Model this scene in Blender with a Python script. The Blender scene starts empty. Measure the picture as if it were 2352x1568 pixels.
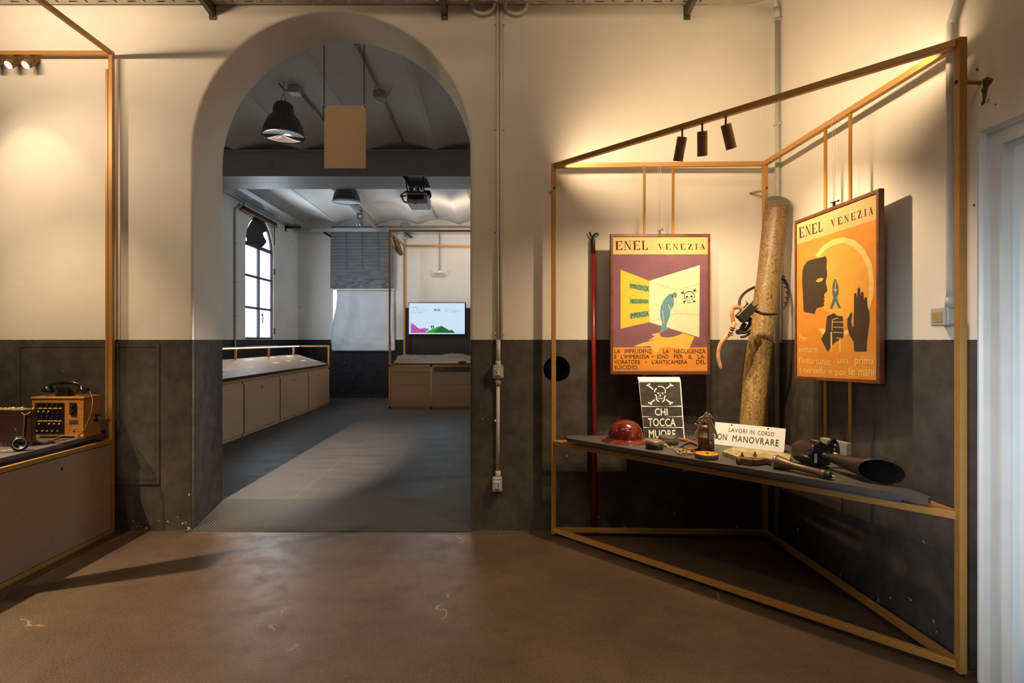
import bpy, math, random
import numpy as np
from mathutils import Vector, Matrix
from mathutils.geometry import tessellate_polygon
C = bpy.context.scene.collection
SC = bpy.context.scene
random.seed(7)
PI = math.pi

# ---------------------------------------------------------------- camera, world, light, exposure
EYE = 1.47
F = 1310.0            # focal length in pixels of the 2352 px wide frame
VX, VY = 1140.0, 780.0
cam = bpy.data.cameras.new('camera'); cam.sensor_width = 36.0
cam.lens = F / 2352 * 36.0
cam.shift_x = (1176 - VX) / 2352; cam.shift_y = (VY - 784) / 2352
cam.clip_start = 0.05; cam.clip_end = 100
co = bpy.data.objects.new('camera', cam); C.objects.link(co)
co.location = (0, 0, EYE); co.rotation_euler = (PI / 2, 0, 0)
SC.camera = co
SC.view_settings.view_transform = 'Standard'
SC.view_settings.look = 'None'
SC.view_settings.gamma = 1
SC.view_settings.use_curve_mapping = False
SC.view_settings.exposure = 0.0
w = bpy.data.worlds.new('world'); SC.world = w; w.use_nodes = True
w.node_tree.nodes['Background'].inputs[0].default_value = (0.55, 0.68, 0.9, 1)
w.node_tree.nodes['Background'].inputs[1].default_value = 0.6
SC.cycles.max_bounces = 8; SC.cycles.diffuse_bounces = 5
SC.cycles.use_denoising = True
SC.cycles.sample_clamp_indirect = 6

WARM = (1.0, 0.72, 0.43); WARM2 = (1.0, 0.75, 0.50); COOL = (0.80, 0.90, 1.0)
def lamp(kind, name, loc, target, power, col, **kw):
    l = bpy.data.lights.new(name, kind); l.energy = power; l.color = col
    for k, v in kw.items(): setattr(l, k, v)
    o = bpy.data.objects.new(name, l); C.objects.link(o); o.location = loc
    if target is not None:
        o.rotation_euler = (Vector(target) - Vector(loc)).to_track_quat('-Z', 'Y').to_euler()
    return o
# main room: added wall fill, spots above and behind the camera, daylight from the windows behind it
lamp('AREA', 'room_fill', (-0.4, 1.2, 4.5), (-0.4, 4.4, 3.2), 26, WARM2, shape='RECTANGLE', size=3.6, size_y=.3)  # added fill that brightens the upper arch wall
lamp('SPOT', 'room_spotlight', (-2.325, -3.6, 4.2), (-2.073, 6.487, 0), 52000, (1.0, .80, .62), spot_size=math.radians(12.5), spot_blend=1.0, shadow_soft_size=0.02)
lamp('SPOT', 'room_spotlight', (-3.95, 2.75, 3.6), (-2.25, 2.6, 0.0), 1500, WARM2, spot_size=math.radians(72), spot_blend=1.0, shadow_soft_size=0.03)
lamp('SPOT', 'room_spotlight', (1.0, 0.3, 3.9), (0.75, 2.5, 0.0), 115, WARM2, spot_size=math.radians(56), spot_blend=1.0, shadow_soft_size=0.1)
lamp('AREA', 'daylight_behind', (-0.6, -0.5, 1.7), (2.13, 1.6, 1.1), 12, COOL, shape='RECTANGLE', size=.7, size_y=.9, spread=math.radians(40))
# far room: daylight through its windows
lamp('AREA', 'daylight_window', (-4.52, 11.33, 2.6), (-1, 11.2, 2.2), 40, COOL, shape='RECTANGLE', size=1.2, size_y=2.2)
lamp('AREA', 'daylight_window', (1.9, 11.3, 2.6), (-3.0, 12.4, 2.6), 30, COOL, shape='RECTANGLE', size=1.3, size_y=2.2)
lamp('AREA', 'daylight_window', (1.9, 7.0, 2.2), (-2.0, 6.4, .6), 14, COOL, shape='RECTANGLE', size=1.3, size_y=1.8, spread=math.radians(90))

# ---------------------------------------------------------------- helpers
def P(px, py, Y): return Vector(((px - VX) / F * Y, Y, EYE + (VY - py) / F * Y))
def PZ(px, py, Z):
    Y = (EYE - Z) * F / (py - VY); return Vector(((px - VX) / F * Y, Y, Z))
def srgb(r, g, b):
    f = lambda c: (c / 255 / 12.92) if c <= 10 else ((c / 255 + 0.055) / 1.055) ** 2.4
    return (f(r), f(g), f(b))

class MB:
    """collects geometry (world coordinates) that becomes ONE mesh"""
    def __init__(s): s.v = []; s.f = []; s.m = []; s.sm = []
    def add(s, verts, faces, mi=0, smooth=False):
        b = len(s.v); s.v += [tuple(x) for x in verts]
        for f in faces: s.f.append([b + i for i in f]); s.m.append(mi); s.sm.append(smooth)
        return s
    def box(s, lo, hi, mi=0, M=None):
        x0, y0, z0 = lo; x1, y1, z1 = hi
        vs = [Vector(p) for p in ((x0,y0,z0),(x1,y0,z0),(x1,y1,z0),(x0,y1,z0),(x0,y0,z1),(x1,y0,z1),(x1,y1,z1),(x0,y1,z1))]
        if M is not None: vs = [M @ p for p in vs]
        return s.add(vs, [(0,3,2,1),(4,5,6,7),(0,1,5,4),(1,2,6,5),(2,3,7,6),(3,0,4,7)], mi)
    def cbox(s, size, M, mi=0, bev=0.0):
        a, b, c = [x / 2 for x in size]
        if bev <= 0: return s.box((-a,-b,-c), (a,b,c), mi, M)
        r = bev   # chamfered outline in xy, chamfered top and bottom
        def ring(k, z): return [(a-k,-b+r,z),(a-k,b-r,z),(a-r,b-k,z),(-a+r,b-k,z),(-a+k,b-r,z),(-a+k,-b+r,z),(-a+r,-b+k,z),(a-r,-b+k,z)]
        rr = [ring(r*.7,-c), ring(0,-c+r*.7), ring(0,c-r*.7), ring(r*.7,c)]
        vs = [M @ Vector(p) for q in rr for p in q]; fs = []
        for k in range(3):
            for i in range(8):
                j = (i+1) % 8; fs.append((k*8+i, k*8+j, k*8+8+j, k*8+8+i))
        fs.append(tuple(range(7,-1,-1))); fs.append(tuple(range(24,32)))
        return s.add(vs, fs, mi)
    def bar(s, p0, p1, wd, ht=None, up=(0,0,1), mi=0, ext=0.0):
        ht = wd if ht is None else ht
        p0 = Vector(p0); p1 = Vector(p1); d = (p1-p0).normalized(); up = Vector(up)
        if abs(d.dot(up)) > 0.99: up = Vector((0,1,0))
        sd = d.cross(up).normalized(); u = sd.cross(d)
        p0 = p0 - d*ext; p1 = p1 + d*ext
        vs = []
        for p in (p0, p1):
            for a, b in ((-1,-1),(1,-1),(1,1),(-1,1)): vs.append(p + sd*(a*wd/2) + u*(b*ht/2))
        return s.add(vs, [(3,2,1,0),(4,5,6,7),(0,1,5,4),(1,2,6,5),(2,3,7,6),(3,0,4,7)], mi)
    def tube(s, pts, r, n=10, mi=0, closed=False, flat=1.0, up=None, caps=True):
        pts = [Vector(p) for p in pts]; N = len(pts)
        rs = r if isinstance(r, (list, tuple)) else [r]*N
        tang = []
        for i in range(N):
            a = pts[(i-1) % N] if (closed or i > 0) else pts[i]
            b = pts[(i+1) % N] if (closed or i < N-1) else pts[i]
            t = (b-a); tang.append(t.normalized() if t.length > 1e-9 else Vector((0,0,1)))
        u = Vector(up) if up else Vector((0,0,1))
        if abs(u.dot(tang[0])) > 0.95: u = Vector((0,1,0)) if abs(tang[0].y) < .9 else Vector((1,0,0))
        vs = []; prev = None
        for i in range(N):
            t = tang[i]
            if prev is None or up is not None:
                q = Vector(up) if up is not None else u
                if abs(q.dot(t)) > .98: q = prev if prev is not None else Vector((1,0,0))
                x = q - t*q.dot(t)
            else: x = prev - t*prev.dot(t)
            x.normalize(); prev = x; y = t.cross(x)
            for k in range(n):
                a = 2*PI*k/n; vs.append(pts[i] + x*(math.cos(a)*rs[i]*flat) + y*(math.sin(a)*rs[i]))
        fs = []
        for i in range(N if closed else N-1):
            j = (i+1) % N
            for k in range(n):
                l = (k+1) % n; fs.append((i*n+k, i*n+l, j*n+l, j*n+k))
        s.add(vs, fs, mi, True)
        if caps and not closed:
            b = len(s.v) - len(vs)
            s.f.append([b+k for k in range(n-1,-1,-1)]); s.m.append(mi); s.sm.append(False)
            s.f.append([b+(N-1)*n+k for k in range(n)]); s.m.append(mi); s.sm.append(False)
        return s
    def lathe(s, prof, M, n=24, mi=0, smooth=True, caps=True):
        """prof: list of (r, z) ; M maps local z axis"""
        vs = []
        for r, z in prof:
            for k in range(n):
                a = 2*PI*k/n; vs.append(M @ Vector((r*math.cos(a), r*math.sin(a), z)))
        fs = []
        for i in range(len(prof)-1):
            for k in range(n):
                l = (k+1) % n; fs.append((i*n+k, i*n+l, (i+1)*n+l, (i+1)*n+k))
        s.add(vs, fs, mi, smooth)
        if caps:
            b = len(s.v) - len(vs)
            if prof[0][0] > 1e-6: s.f.append([b+k for k in range(n-1,-1,-1)]); s.m.append(mi); s.sm.append(False)
            if prof[-1][0] > 1e-6: s.f.append([b+(len(prof)-1)*n+k for k in range(n)]); s.m.append(mi); s.sm.append(False)
        return s
    def poly(s, loops, fn, mi=0):
        """flat polygon with holes; loops are lists of 2D points, fn maps (u,v) to 3D"""
        ls = [[Vector((p[0], p[1], 0)) for p in l] for l in loops]
        flat = [p for l in loops for p in l]
        tr = tessellate_polygon(ls)
        vs = [fn(*p) for p in flat]
        fs = []
        for t in tr:
            a, b, c = [Vector(flat[i]) for i in t]
            cr = (b-a).x*(c-a).y - (b-a).y*(c-a).x
            if abs(cr) < 1e-12: continue
            fs.append(tuple(t) if cr > 0 else tuple(reversed(t)))
        return s.add(vs, fs, mi)
    def prism(s, loop, fn0, fn1, mi=0, caps=True, smooth=False):
        n = len(loop)
        if caps: s.poly([loop], fn0, mi); s.poly([loop], fn1, mi)
        vs = [fn0(*p) for p in loop] + [fn1(*p) for p in loop]
        return s.add(vs, [(i, (i+1) % n, n+(i+1) % n, n+i) for i in range(n)], mi, smooth)
    def build(s, name, mats, parent=None, bevel=0.0, keep=False, auto=True):
        me = bpy.data.meshes.new(name)
        vs = [Vector(v) for v in s.v]
        if parent is not None: off = world_loc(parent)
        elif keep: off = Vector((0,0,0))
        else:
            xs = [v.x for v in vs]; ys = [v.y for v in vs]; zs = [v.z for v in vs]
            off = Vector(((min(xs)+max(xs))/2, (min(ys)+max(ys))/2, min(zs)))
        me.from_pydata([tuple(v-off) for v in vs], [], s.f)
        if not isinstance(mats, (list, tuple)): mats = [mats]
        for m in mats: me.materials.append(m)
        me.polygons.foreach_set('material_index', s.m)
        me.polygons.foreach_set('use_smooth', s.sm)
        import bmesh
        bm = bmesh.new(); bm.from_mesh(me); bmesh.ops.recalc_face_normals(bm, faces=bm.faces); bm.to_mesh(me); bm.free()
        me.update()
        o = bpy.data.objects.new(name, me); C.objects.link(o)
        if parent is not None: o.parent = parent
        else: o.location = off
        if bevel > 0:
            b = o.modifiers.new('bevel', 'BEVEL'); b.width = bevel; b.segments = 2; b.limit_method = 'ANGLE'
        return o

def world_loc(o):
    v = Vector(o.location); p = o.parent
    while p: v += Vector(p.location); p = p.parent
    return v
def tag(o, label=None, cat=None, group=None, kind=None):
    if label: o['label'] = label
    if cat: o['category'] = cat
    if group: o['group'] = group
    if kind: o['kind'] = kind
    return o
def thing(name, loc, label, cat, group=None):
    o = bpy.data.objects.new(name, None); C.objects.link(o); o.location = loc; o.empty_display_size = .1
    return tag(o, label, cat, group)
def axisM(p, d, roll=0):
    """matrix with origin p and local z along d"""
    q = Vector(d).to_track_quat('Z', 'Y').to_matrix().to_4x4()
    return Matrix.Translation(Vector(p)) @ q @ Matrix.Rotation(roll, 4, 'Z')
def basisM(p, x, y, z):
    m = Matrix.Identity(4)
    for i, a in enumerate((x, y, z)):
        for k in range(3): m[k][i] = a[k]
    return Matrix.Translation(Vector(p)) @ m
def TR(x, y, z): return Matrix.Translation(Vector((x, y, z)))
def RX(a): return Matrix.Rotation(math.radians(a), 4, 'X')
def RY(a): return Matrix.Rotation(math.radians(a), 4, 'Y')
def RZ(a): return Matrix.Rotation(math.radians(a), 4, 'Z')
def bez(pts, n=8):
    """Catmull-Rom through pts"""
    pts = [Vector(p) for p in pts]; out = []
    for i in range(len(pts)-1):
        p0 = pts[max(i-1,0)]; p1 = pts[i]; p2 = pts[i+1]; p3 = pts[min(i+2,len(pts)-1)]
        for k in range(n):
            t = k/n
            out.append(0.5*((2*p1)+(-p0+p2)*t+(2*p0-5*p1+4*p2-p3)*t*t+(-p0+3*p1-3*p2+p3)*t**3))
    out.append(pts[-1]); return out
def stroke(pts, wd, closed=False):
    """2D polyline as a list of quads"""
    out = []; pts = [Vector((p[0], p[1])) for p in pts]
    n = len(pts)
    for i in range(n if closed else n-1):
        a, b = pts[i], pts[(i+1) % n]; d = (b-a)
        if d.length < 1e-9: continue
        d.normalize(); q = Vector((-d.y, d.x))*(wd/2); e = d*(wd*.2)
        out.append([tuple(a-e+q), tuple(b+e+q), tuple(b+e-q), tuple(a-e-q)])
    return out
def circ(cx, cy, rx, ry=None, n=24, a0=0, a1=360):
    ry = rx if ry is None else ry
    full = abs(a1-a0) >= 360
    m = n if full else n+1
    return [(cx+rx*math.cos(math.radians(a0+(a1-a0)*i/n)), cy+ry*math.sin(math.radians(a0+(a1-a0)*i/n))) for i in range(m)]
def homog(src, dst):
    A = []; b = []
    for (x, y), (u, v) in zip(src, dst):
        A.append([x,y,1,0,0,0,-u*x,-u*y]); b.append(u)
        A.append([0,0,0,x,y,1,-v*x,-v*y]); b.append(v)
    h = np.linalg.solve(np.array(A, float), np.array(b, float)); h = np.append(h, 1).reshape(3,3)
    def fn(x, y):
        r = h @ np.array([x, y, 1.0]); return float(r[0]/r[2]), float(r[1]/r[2])
    return fn
_tc = {}
def text_mesh(s, bold=0.0, space=1.0):
    key = (s, bold, space)
    if key in _tc: return _tc[key]
    cu = bpy.data.curves.new('lettering', 'FONT'); cu.body = s; cu.size = 1; cu.resolution_u = 3
    cu.space_character = space
    o = bpy.data.objects.new('lettering', cu); C.objects.link(o)
    dg = bpy.context.evaluated_depsgraph_get()
    me = o.evaluated_get(dg).to_mesh()
    v0 = [(v.co.x, v.co.y) for v in me.vertices]; f0 = [tuple(p.vertices) for p in me.polygons]
    vs, fs = [], []
    for dx, dy in (((0, 0),) if bold <= 0 else ((0, 0), (-bold, 0), (bold, 0), (0, -bold), (0, bold))):   # heavier strokes
        k = len(vs); vs += [(x+dx, y+dy) for x, y in v0]; fs += [tuple(k+i for i in f) for f in f0]
    o.evaluated_get(dg).to_mesh_clear()
    bpy.data.objects.remove(o); bpy.data.curves.remove(cu)
    _tc[key] = (vs, fs); return vs, fs
def text_into(mb, s, quad, fn, mi, bold=0.0, space=1.0):
    """fit lettering into quad (TL, TR, BR, BL in page coordinates)"""
    vs, fs = text_mesh(s, bold, space)
    xs = [v[0] for v in vs]; ys = [v[1] for v in vs]
    x0, x1, y0, y1 = min(xs), max(xs), min(ys), max(ys)
    TL, TRr, BR, BL = [Vector(q) for q in quad]
    out = []
    p0, px_, py_ = [Vector(fn(*q)) for q in (BL, BR, TL)]
    nz = (px_-p0).cross(py_-p0).normalized()
    if nz.dot(p0-Vector((0, 0, EYE))) > 0: nz = -nz
    per = len(text_mesh(s)[0])          # the copies that thicken the strokes lie on top of one another, not in one plane
    for k, (x, y) in enumerate(vs):
        u = (x-x0)/(x1-x0); v = (y-y0)/(y1-y0)
        top = TL.lerp(TRr, u); bot = BL.lerp(BR, u); p = bot.lerp(top, v)
        out.append(Vector(fn(p.x, p.y))+nz*(.00004*(k//per)))
    mb.add(out, fs, mi)
def rect(x0, y0, x1, y1): return [(x0,y0),(x1,y0),(x1,y1),(x0,y1)]
SERIF = {  # heavy stencil roman capitals in a unit cell, y up
 'E': [rect(.12,.05,.36,.95), rect(0,0,.48,.05), rect(0,.95,.48,1), rect(.44,.93,.94,1), [(.94,.7),(.94,.95),(.76,.95)], rect(.44,0,.96,.07), [(.96,.07),(.96,.32),(.76,.07)], rect(.44,.47,.7,.53), [(.7,.36),(.7,.64),(.62,.5)]],
 'N': [rect(.14,.05,.21,.9), rect(0,0,.34,.05), [(0,1),(.28,1),(.86,.12),(.86,0),(.76,0),(.12,.95)], rect(.8,.14,.87,.95), rect(.68,.95,1,1)],
 'L': [rect(.12,.05,.36,.95), rect(0,0,.48,.05), rect(0,.95,.48,1), rect(.44,0,.96,.07), [(.96,.07),(.96,.36),(.74,.07)]],
 'V': [rect(0,.95,.42,1), [(.08,.95),(.34,.95),(.56,.12),(.5,0),(.46,0)], rect(.66,.95,1,1), [(.82,.95),(.89,.95),(.6,.16),(.56,.16)]],
 'Z': [rect(.08,.93,.9,1), [(.08,.93),(.22,.93),(.06,.68),(.06,.8)], [(.62,.9),(.9,.9),(.36,.09),(.06,.09)], rect(.06,0,.94,.07), [(.78,.07),(.94,.07),(.96,.34)]],
 'I': [rect(.32,.05,.68,.95), rect(.1,0,.9,.05), rect(.1,.95,.9,1)],
 'A': [rect(0,0,.34,.05), [(.13,.05),(.19,.05),(.46,.8),(.44,.9)], [(.44,1),(.54,1),(.92,.05),(.66,.05),(.42,.78)], rect(.58,0,1,.05), rect(.26,.3,.6,.36)],
}
def serif_into(mb, word, quad, fn, mi, widths=None, gap=.22):
    wd = {'I': .55, 'L': .85}
    tot = sum(wd.get(c, 1.0) for c in word) + gap*(len(word)-1)
    TL, TRr, BR, BL = [Vector(q) for q in quad]; x = 0
    for c in word:
        cw = wd.get(c, 1.0)
        for pl in SERIF[c]:
            lp = []
            for a, b in pl:
                u = (x+a*cw)/tot; p = BL.lerp(BR, u).lerp(TL.lerp(TRr, u), b); lp.append((p.x, p.y))
            mb.poly([lp], fn, mi)
        x += cw + gap

# ---------------------------------------------------------------- materials
def nt(name):
    m = bpy.data.materials.new(name); m.use_nodes = True
    t = m.node_tree; b = t.nodes['Principled BSDF']; return m, t, b
def N(t, kind, **kw):
    n = t.nodes.new(kind)
    for k, v in kw.items(): setattr(n, k, v)
    return n
def coords(t): return N(t, 'ShaderNodeTexCoord').outputs['Object']
def noise(t, vec, scale, detail=4, rough=.55, dist=0):
    n = N(t, 'ShaderNodeTexNoise'); t.links.new(vec, n.inputs['Vector'])
    n.inputs['Scale'].default_value = scale; n.inputs['Detail'].default_value = detail
    n.inputs['Roughness'].default_value = rough; n.inputs['Distortion'].default_value = dist
    return n.outputs['Fac']
def ramp(t, fac, stops):
    r = N(t, 'ShaderNodeValToRGB'); t.links.new(fac, r.inputs[0])
    e = r.color_ramp.elements
    while len(e) < len(stops): e.new(.5)
    for i, (p, c) in enumerate(stops):
        e[i].position = p; e[i].color = (c[0], c[1], c[2], 1) if isinstance(c, (tuple, list)) else (c, c, c, 1)
    return r.outputs[0]
def mixc(t, fac, a, b, mode='MIX'):
    m = N(t, 'ShaderNodeMix', data_type='RGBA', blend_type=mode)
    for sock, v in ((0, fac), (6, a), (7, b)):
        if hasattr(v, 'links'): t.links.new(v, m.inputs[sock])
        elif isinstance(v, (tuple, list)): m.inputs[sock].default_value = (v[0], v[1], v[2], 1)
        else: m.inputs[sock].default_value = v
    return m.outputs[2]
def mth(t, op, a, b=None, clamp=False):
    m = N(t, 'ShaderNodeMath', operation=op, use_clamp=clamp)
    for i, v in enumerate((a, b)):
        if v is None: continue
        if hasattr(v, 'links'): t.links.new(v, m.inputs[i])
        else: m.inputs[i].default_value = v
    return m.outputs[0]
def sep(t, vec):
    s = N(t, 'ShaderNodeSeparateXYZ'); t.links.new(vec, s.inputs[0]); return s.outputs
def mapping(t, vec, scale=(1,1,1), rot=(0,0,0)):
    m = N(t, 'ShaderNodeMapping'); t.links.new(vec, m.inputs[0])
    m.inputs['Scale'].default_value = scale; m.inputs['Rotation'].default_value = rot; return m.outputs[0]
def bump(t, b, h, strength=.3, dist=.01):
    n = N(t, 'ShaderNodeBump'); n.inputs['Strength'].default_value = strength; n.inputs['Distance'].default_value = dist
    t.links.new(h, n.inputs['Height']); t.links.new(n.outputs[0], b.inputs['Normal'])
def M_(name, col, rough=.6, metal=0.0, var=.12, scale=12, bmp=0.0, bscale=120, spec=.5, coat=0, stretch=(1,1,1)):
    m, t, b = nt(name); v = mapping(t, coords(t), stretch)
    f = noise(t, v, scale, 5)
    lo = tuple(c*(1-var) for c in col); hi = tuple(min(1, c*(1+var)) for c in col)
    t.links.new(ramp(t, f, [(.3, lo), (.7, hi)]), b.inputs['Base Color'])
    b.inputs['Roughness'].default_value = rough; b.inputs['Metallic'].default_value = metal
    b.inputs['Specular IOR Level'].default_value = spec; b.inputs['Coat Weight'].default_value = coat
    if bmp: bump(t, b, noise(t, v, bscale, 4), bmp, .004)
    return m
def emit(name, col, s):
    m, t, b = nt(name); b.inputs['Base Color'].default_value = (*[c*.06 for c in col], 1)
    b.inputs['Emission Color'].default_value = (*col, 1); b.inputs['Emission Strength'].default_value = s; return m

def wall_mat(name, plaster, dado, line=EYE):
    m, t, b = nt(name); v = coords(t); z = sep(t, v)[2]
    n1 = noise(t, v, 1.3, 5); n2 = noise(t, v, 9, 5)
    pl = mixc(t, ramp(t, n1, [(.35, 0), (.7, 1)]), tuple(c*.93 for c in plaster), tuple(min(1,c*1.05) for c in plaster))
    dk = mixc(t, ramp(t, n2, [(.35, 0), (.7, 1)]), tuple(c*.75 for c in dado), tuple(c*1.25 for c in dado))
    # scuffs: pale streaks, and chips where the dark paint has flaked off to the white plaster
    sc = noise(t, mapping(t, v, (14, 14, 3)), 1.5, 6, .7)
    dk = mixc(t, ramp(t, sc, [(.6, 0), (.85, .35)]), dk, tuple(min(1, c*2.6) for c in dado))
    chips = ramp(t, noise(t, v, 23, 2, .5), [(.775, 0), (.785, 1)])
    low = mth(t, 'MULTIPLY', mth(t, 'LESS_THAN', z, .14), ramp(t, noise(t, v, 12, 4, .65), [(.66, 0), (.675, 1)]))
    chips = mth(t, 'MAXIMUM', chips, low)
    dk = mixc(t, chips, dk, (.6, .56, .48))
    holes = ramp(t, noise(t, v, 15, 1, .5), [(.845, 0), (.85, 1)])
    pl = mixc(t, holes, pl, (.12, .08, .05))
    edge = mth(t, 'ADD', z, mth(t, 'MULTIPLY', mth(t, 'SUBTRACT', noise(t, v, 30, 2), .5), .006))
    sel = mth(t, 'GREATER_THAN', edge, line)
    t.links.new(mixc(t, sel, dk, pl), b.inputs['Base Color'])
    t.links.new(ramp(t, sel, [(0, .5), (1, .85)]), b.inputs['Roughness'])
    b.inputs['Specular IOR Level'].default_value = .15
    h = mth(t, 'ADD', mth(t, 'MULTIPLY', noise(t, v, 5, 6, .6), 1.0), mth(t, 'MULTIPLY', noise(t, v, 45, 4), .18))
    bump(t, b, h, .22, .015)
    return m
PLASTER = (.74, .695, .615); DADO = (.072, .063, .056)
m_wall = wall_mat('painted_plaster', PLASTER, DADO)
m_wall2 = wall_mat('painted_plaster_far', (.74, .73, .70), (.020, .021, .026))
m_dim = M_('dim_room', (.10, .09, .08), .9, var=.05)
m_white = M_('white_plaster', (.72, .71, .69), .85, var=.05, scale=3, bmp=.25, bscale=30)
m_gold = M_('gold_paint', (.43, .215, .052), .42, .25, var=.05, scale=30)
m_golddk = M_('dark_gold_paint', (.20, .11, .035), .4, .3, var=.05, scale=30)
m_mdf = M_('brown_board', (.30, .215, .125), .6, var=.10, scale=60)
m_mdf2 = M_('brown_board_far', (.44, .285, .15), .6, var=.10, scale=60)
m_slab = M_('grey_board', (.068, .062, .056), .55, var=.12, scale=18)
m_black = M_('black', (.012, .012, .014), .45, var=.2)
m_matte = M_('matte_black', (.006, .006, .007), .9, var=.2, spec=.1)
m_blackgl = M_('black_bakelite', (.010, .009, .009), .12, var=.2, spec=.6)
m_steel = M_('galvanised_steel', (.42, .42, .40), .35, .9, var=.2, scale=40)
m_traymetal = M_('galvanised_tray', (.50, .47, .40), .45, .5, var=.12, scale=20)
m_dark = M_('dark_steel', (.05, .048, .045), .45, .7, var=.3, scale=30)
m_bracket = M_('bracket_steel', (.12, .115, .10), .45, .6, var=.3, scale=30)
m_pipe = M_('grey_conduit', (.46, .45, .43), .5, var=.05)
m_pipew = M_('painted_conduit', (.70, .655, .575), .6, var=.05)
m_grey = M_('grey_plastic', (.42, .41, .39), .45, var=.05)
m_yel = M_('old_window', (.42, .30, .14), .25, var=.3)
m_whitep = M_('white_plastic', (.72, .71, .67), .4, var=.03)
m_frame = M_('mahogany', (.125, .040, .014), .35, var=.35, scale=14, stretch=(1,1,1), coat=.2)
m_red = M_('red_paint', (.20, .012, .012), .3, var=.25, scale=6)
m_brassdk = M_('dark_brass', (.14, .088, .048), .42, .45, var=.35, scale=25)
m_chrome = M_('chrome', (.62, .62, .62), .18, 1, var=.1)
m_rust = M_('rust', (.17, .075, .035), .7, .3, var=.45, scale=40, bmp=.4)
m_iron = M_('browned_iron', (.050, .036, .028), .45, .5, var=.35, scale=30)
m_leather = M_('tan_leather', (.36, .15, .05), .5, var=.3, scale=30)
m_leather3 = M_('worn_tan_leather', (.52, .29, .12), .55, var=.25, scale=30)
m_leather2 = M_('dark_leather', (.10, .05, .03), .5, var=.4, scale=20)
m_strap = M_('old_webbing', (.20, .17, .12), .7, var=.3, scale=30)
m_enamel = M_('white_enamel', (.86, .88, .90), .12, var=.02, coat=.4)
m_ink = M_('black_ink', (.018, .015, .013), .6, var=.1)
m_white2 = M_('white_paint', (.80, .80, .78), .35, var=.04)
m_blackplate = M_('black_plate', (.022, .021, .020), .42, var=.5, scale=25)
m_orange = M_('orange_disc', (.66, .24, .018), .45, var=.08)
m_discside = M_('disc_rim', (.075, .055, .035), .6, var=.2)
m_doorw = M_('white_gloss_paint', (.66, .65, .62), .4, var=.05, scale=6)
m_doorl = M_('pale_door_paint', (.74, .79, .82), .4, var=.03, scale=4)
m_brassy = M_('pale_brass', (.45, .36, .20), .4, .8, var=.3, scale=40)
m_copper = M_('hazel_copper', (.20, .12, .07), .4, .8, var=.5, scale=18)
m_board = M_('kraft_card', (.40, .285, .17), .7, var=.06, scale=20, stretch=(1,1,20))
m_lampgrey = M_('lamp_grey', (.085, .085, .09), .45, .2, var=.12)
m_reflect = M_('lamp_reflector', (.42, .44, .48), .2, 1, var=.05)
m_foil = M_('paper_sheet', (.62, .66, .72), .55, var=.04, scale=3)
m_stone = M_('grey_stone', (.30, .27, .22), .8, var=.15, scale=40)
m_wire = M_('clear_line', (.6, .55, .45), .3, .3)
m_cord = M_('brown_cord', (.16, .055, .03), .6, var=.2)
m_screw = M_('screw', (.02, .02, .02), .4, .5)
m_proj = M_('projector_grey', (.50, .50, .50), .45, var=.05)
m_beam = M_('grey_beam_paint', (.33, .325, .33), .5, var=.06, scale=5)
m_cloth = M_('black_cloth', (.012, .012, .015), .55, var=.2)
m_ledc = emit('led_strip', (1.0, .80, .58), 4)
m_lens = emit('spot_lens', (1.0, .86, .62), 30)
m_pane = emit('frosted_pane', (.86, .93, 1.0), 3.2)
m_tick = emit('status_light', (.4, 1.0, .2), 2)
m_redled = emit('red_status_light', (1.0, .05, .03), 2)

def oak_mat(name, c0, c1, scale=3.0, st=(1,8,8)):
    m, t, b = nt(name); v = mapping(t, coords(t), st)
    f = noise(t, v, scale*6, 6, .6, .6)
    t.links.new(ramp(t, f, [(.3, c0), (.65, c1)]), b.inputs['Base Color']); b.inputs['Roughness'].default_value = .32
    b.inputs['Coat Weight'].default_value = .25
    return m
m_oak = oak_mat('varnished_oak', (.24, .090, .016), (.46, .20, .042))
m_relief = M_('relief_resin', (.10, .062, .036), .8, var=.35, scale=14, bmp=.3)
m_relief_flat = M_('relief_lowland', (.19, .18, .17), .8, var=.1, scale=14)

def log_mat():
    m, t, b = nt('figured_log'); v = coords(t)
    nn = N(t, 'ShaderNodeTexNoise'); t.links.new(mapping(t, v, (1, 1, .6)), nn.inputs['Vector'])
    nn.inputs['Scale'].default_value = 8.5; nn.inputs['Detail'].default_value = 3.0; nn.inputs['Roughness'].default_value = .42
    ring = mth(t, 'SINE', mth(t, 'MULTIPLY', nn.outputs['Fac'], 120.0))
    f = mth(t, 'ADD', mth(t, 'MULTIPLY', ring, .5), .5)
    z = sep(t, v)[2]
    top_mix = ramp(t, mth(t, 'ADD', mth(t, 'MULTIPLY', z, .55), mth(t, 'MULTIPLY', noise(t, v, 4, 4), .35)), [(.3, 0), (.95, 1)])  # mixes darker towards the top
    light = mixc(t, top_mix, (.44, .30, .11), (.17, .095, .03))
    grn = ramp(t, noise(t, mapping(t, v, (30, 30, 2.5)), 2, 5), [(.35, .72), (.65, 1.1)])
    light = mixc(t, 1.0, light, grn, 'MULTIPLY')
    dark = mixc(t, top_mix, (.20, .135, .055), (.06, .042, .022))
    t.links.new(mixc(t, ramp(t, f, [(.02, 0), (.30, 1)]), dark, light), b.inputs['Base Color'])
    b.inputs['Roughness'].default_value = .5
    bump(t, b, f, .10, .003)
    return m
m_log = log_mat()
m_logend = M_('weathered_log_end', (.13, .11, .075), .7, var=.3, scale=30, bmp=.3)
m_plank = M_('lichen_plank', (.33, .29, .14), .75, var=.35, scale=25, bmp=.4, bscale=60)

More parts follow.
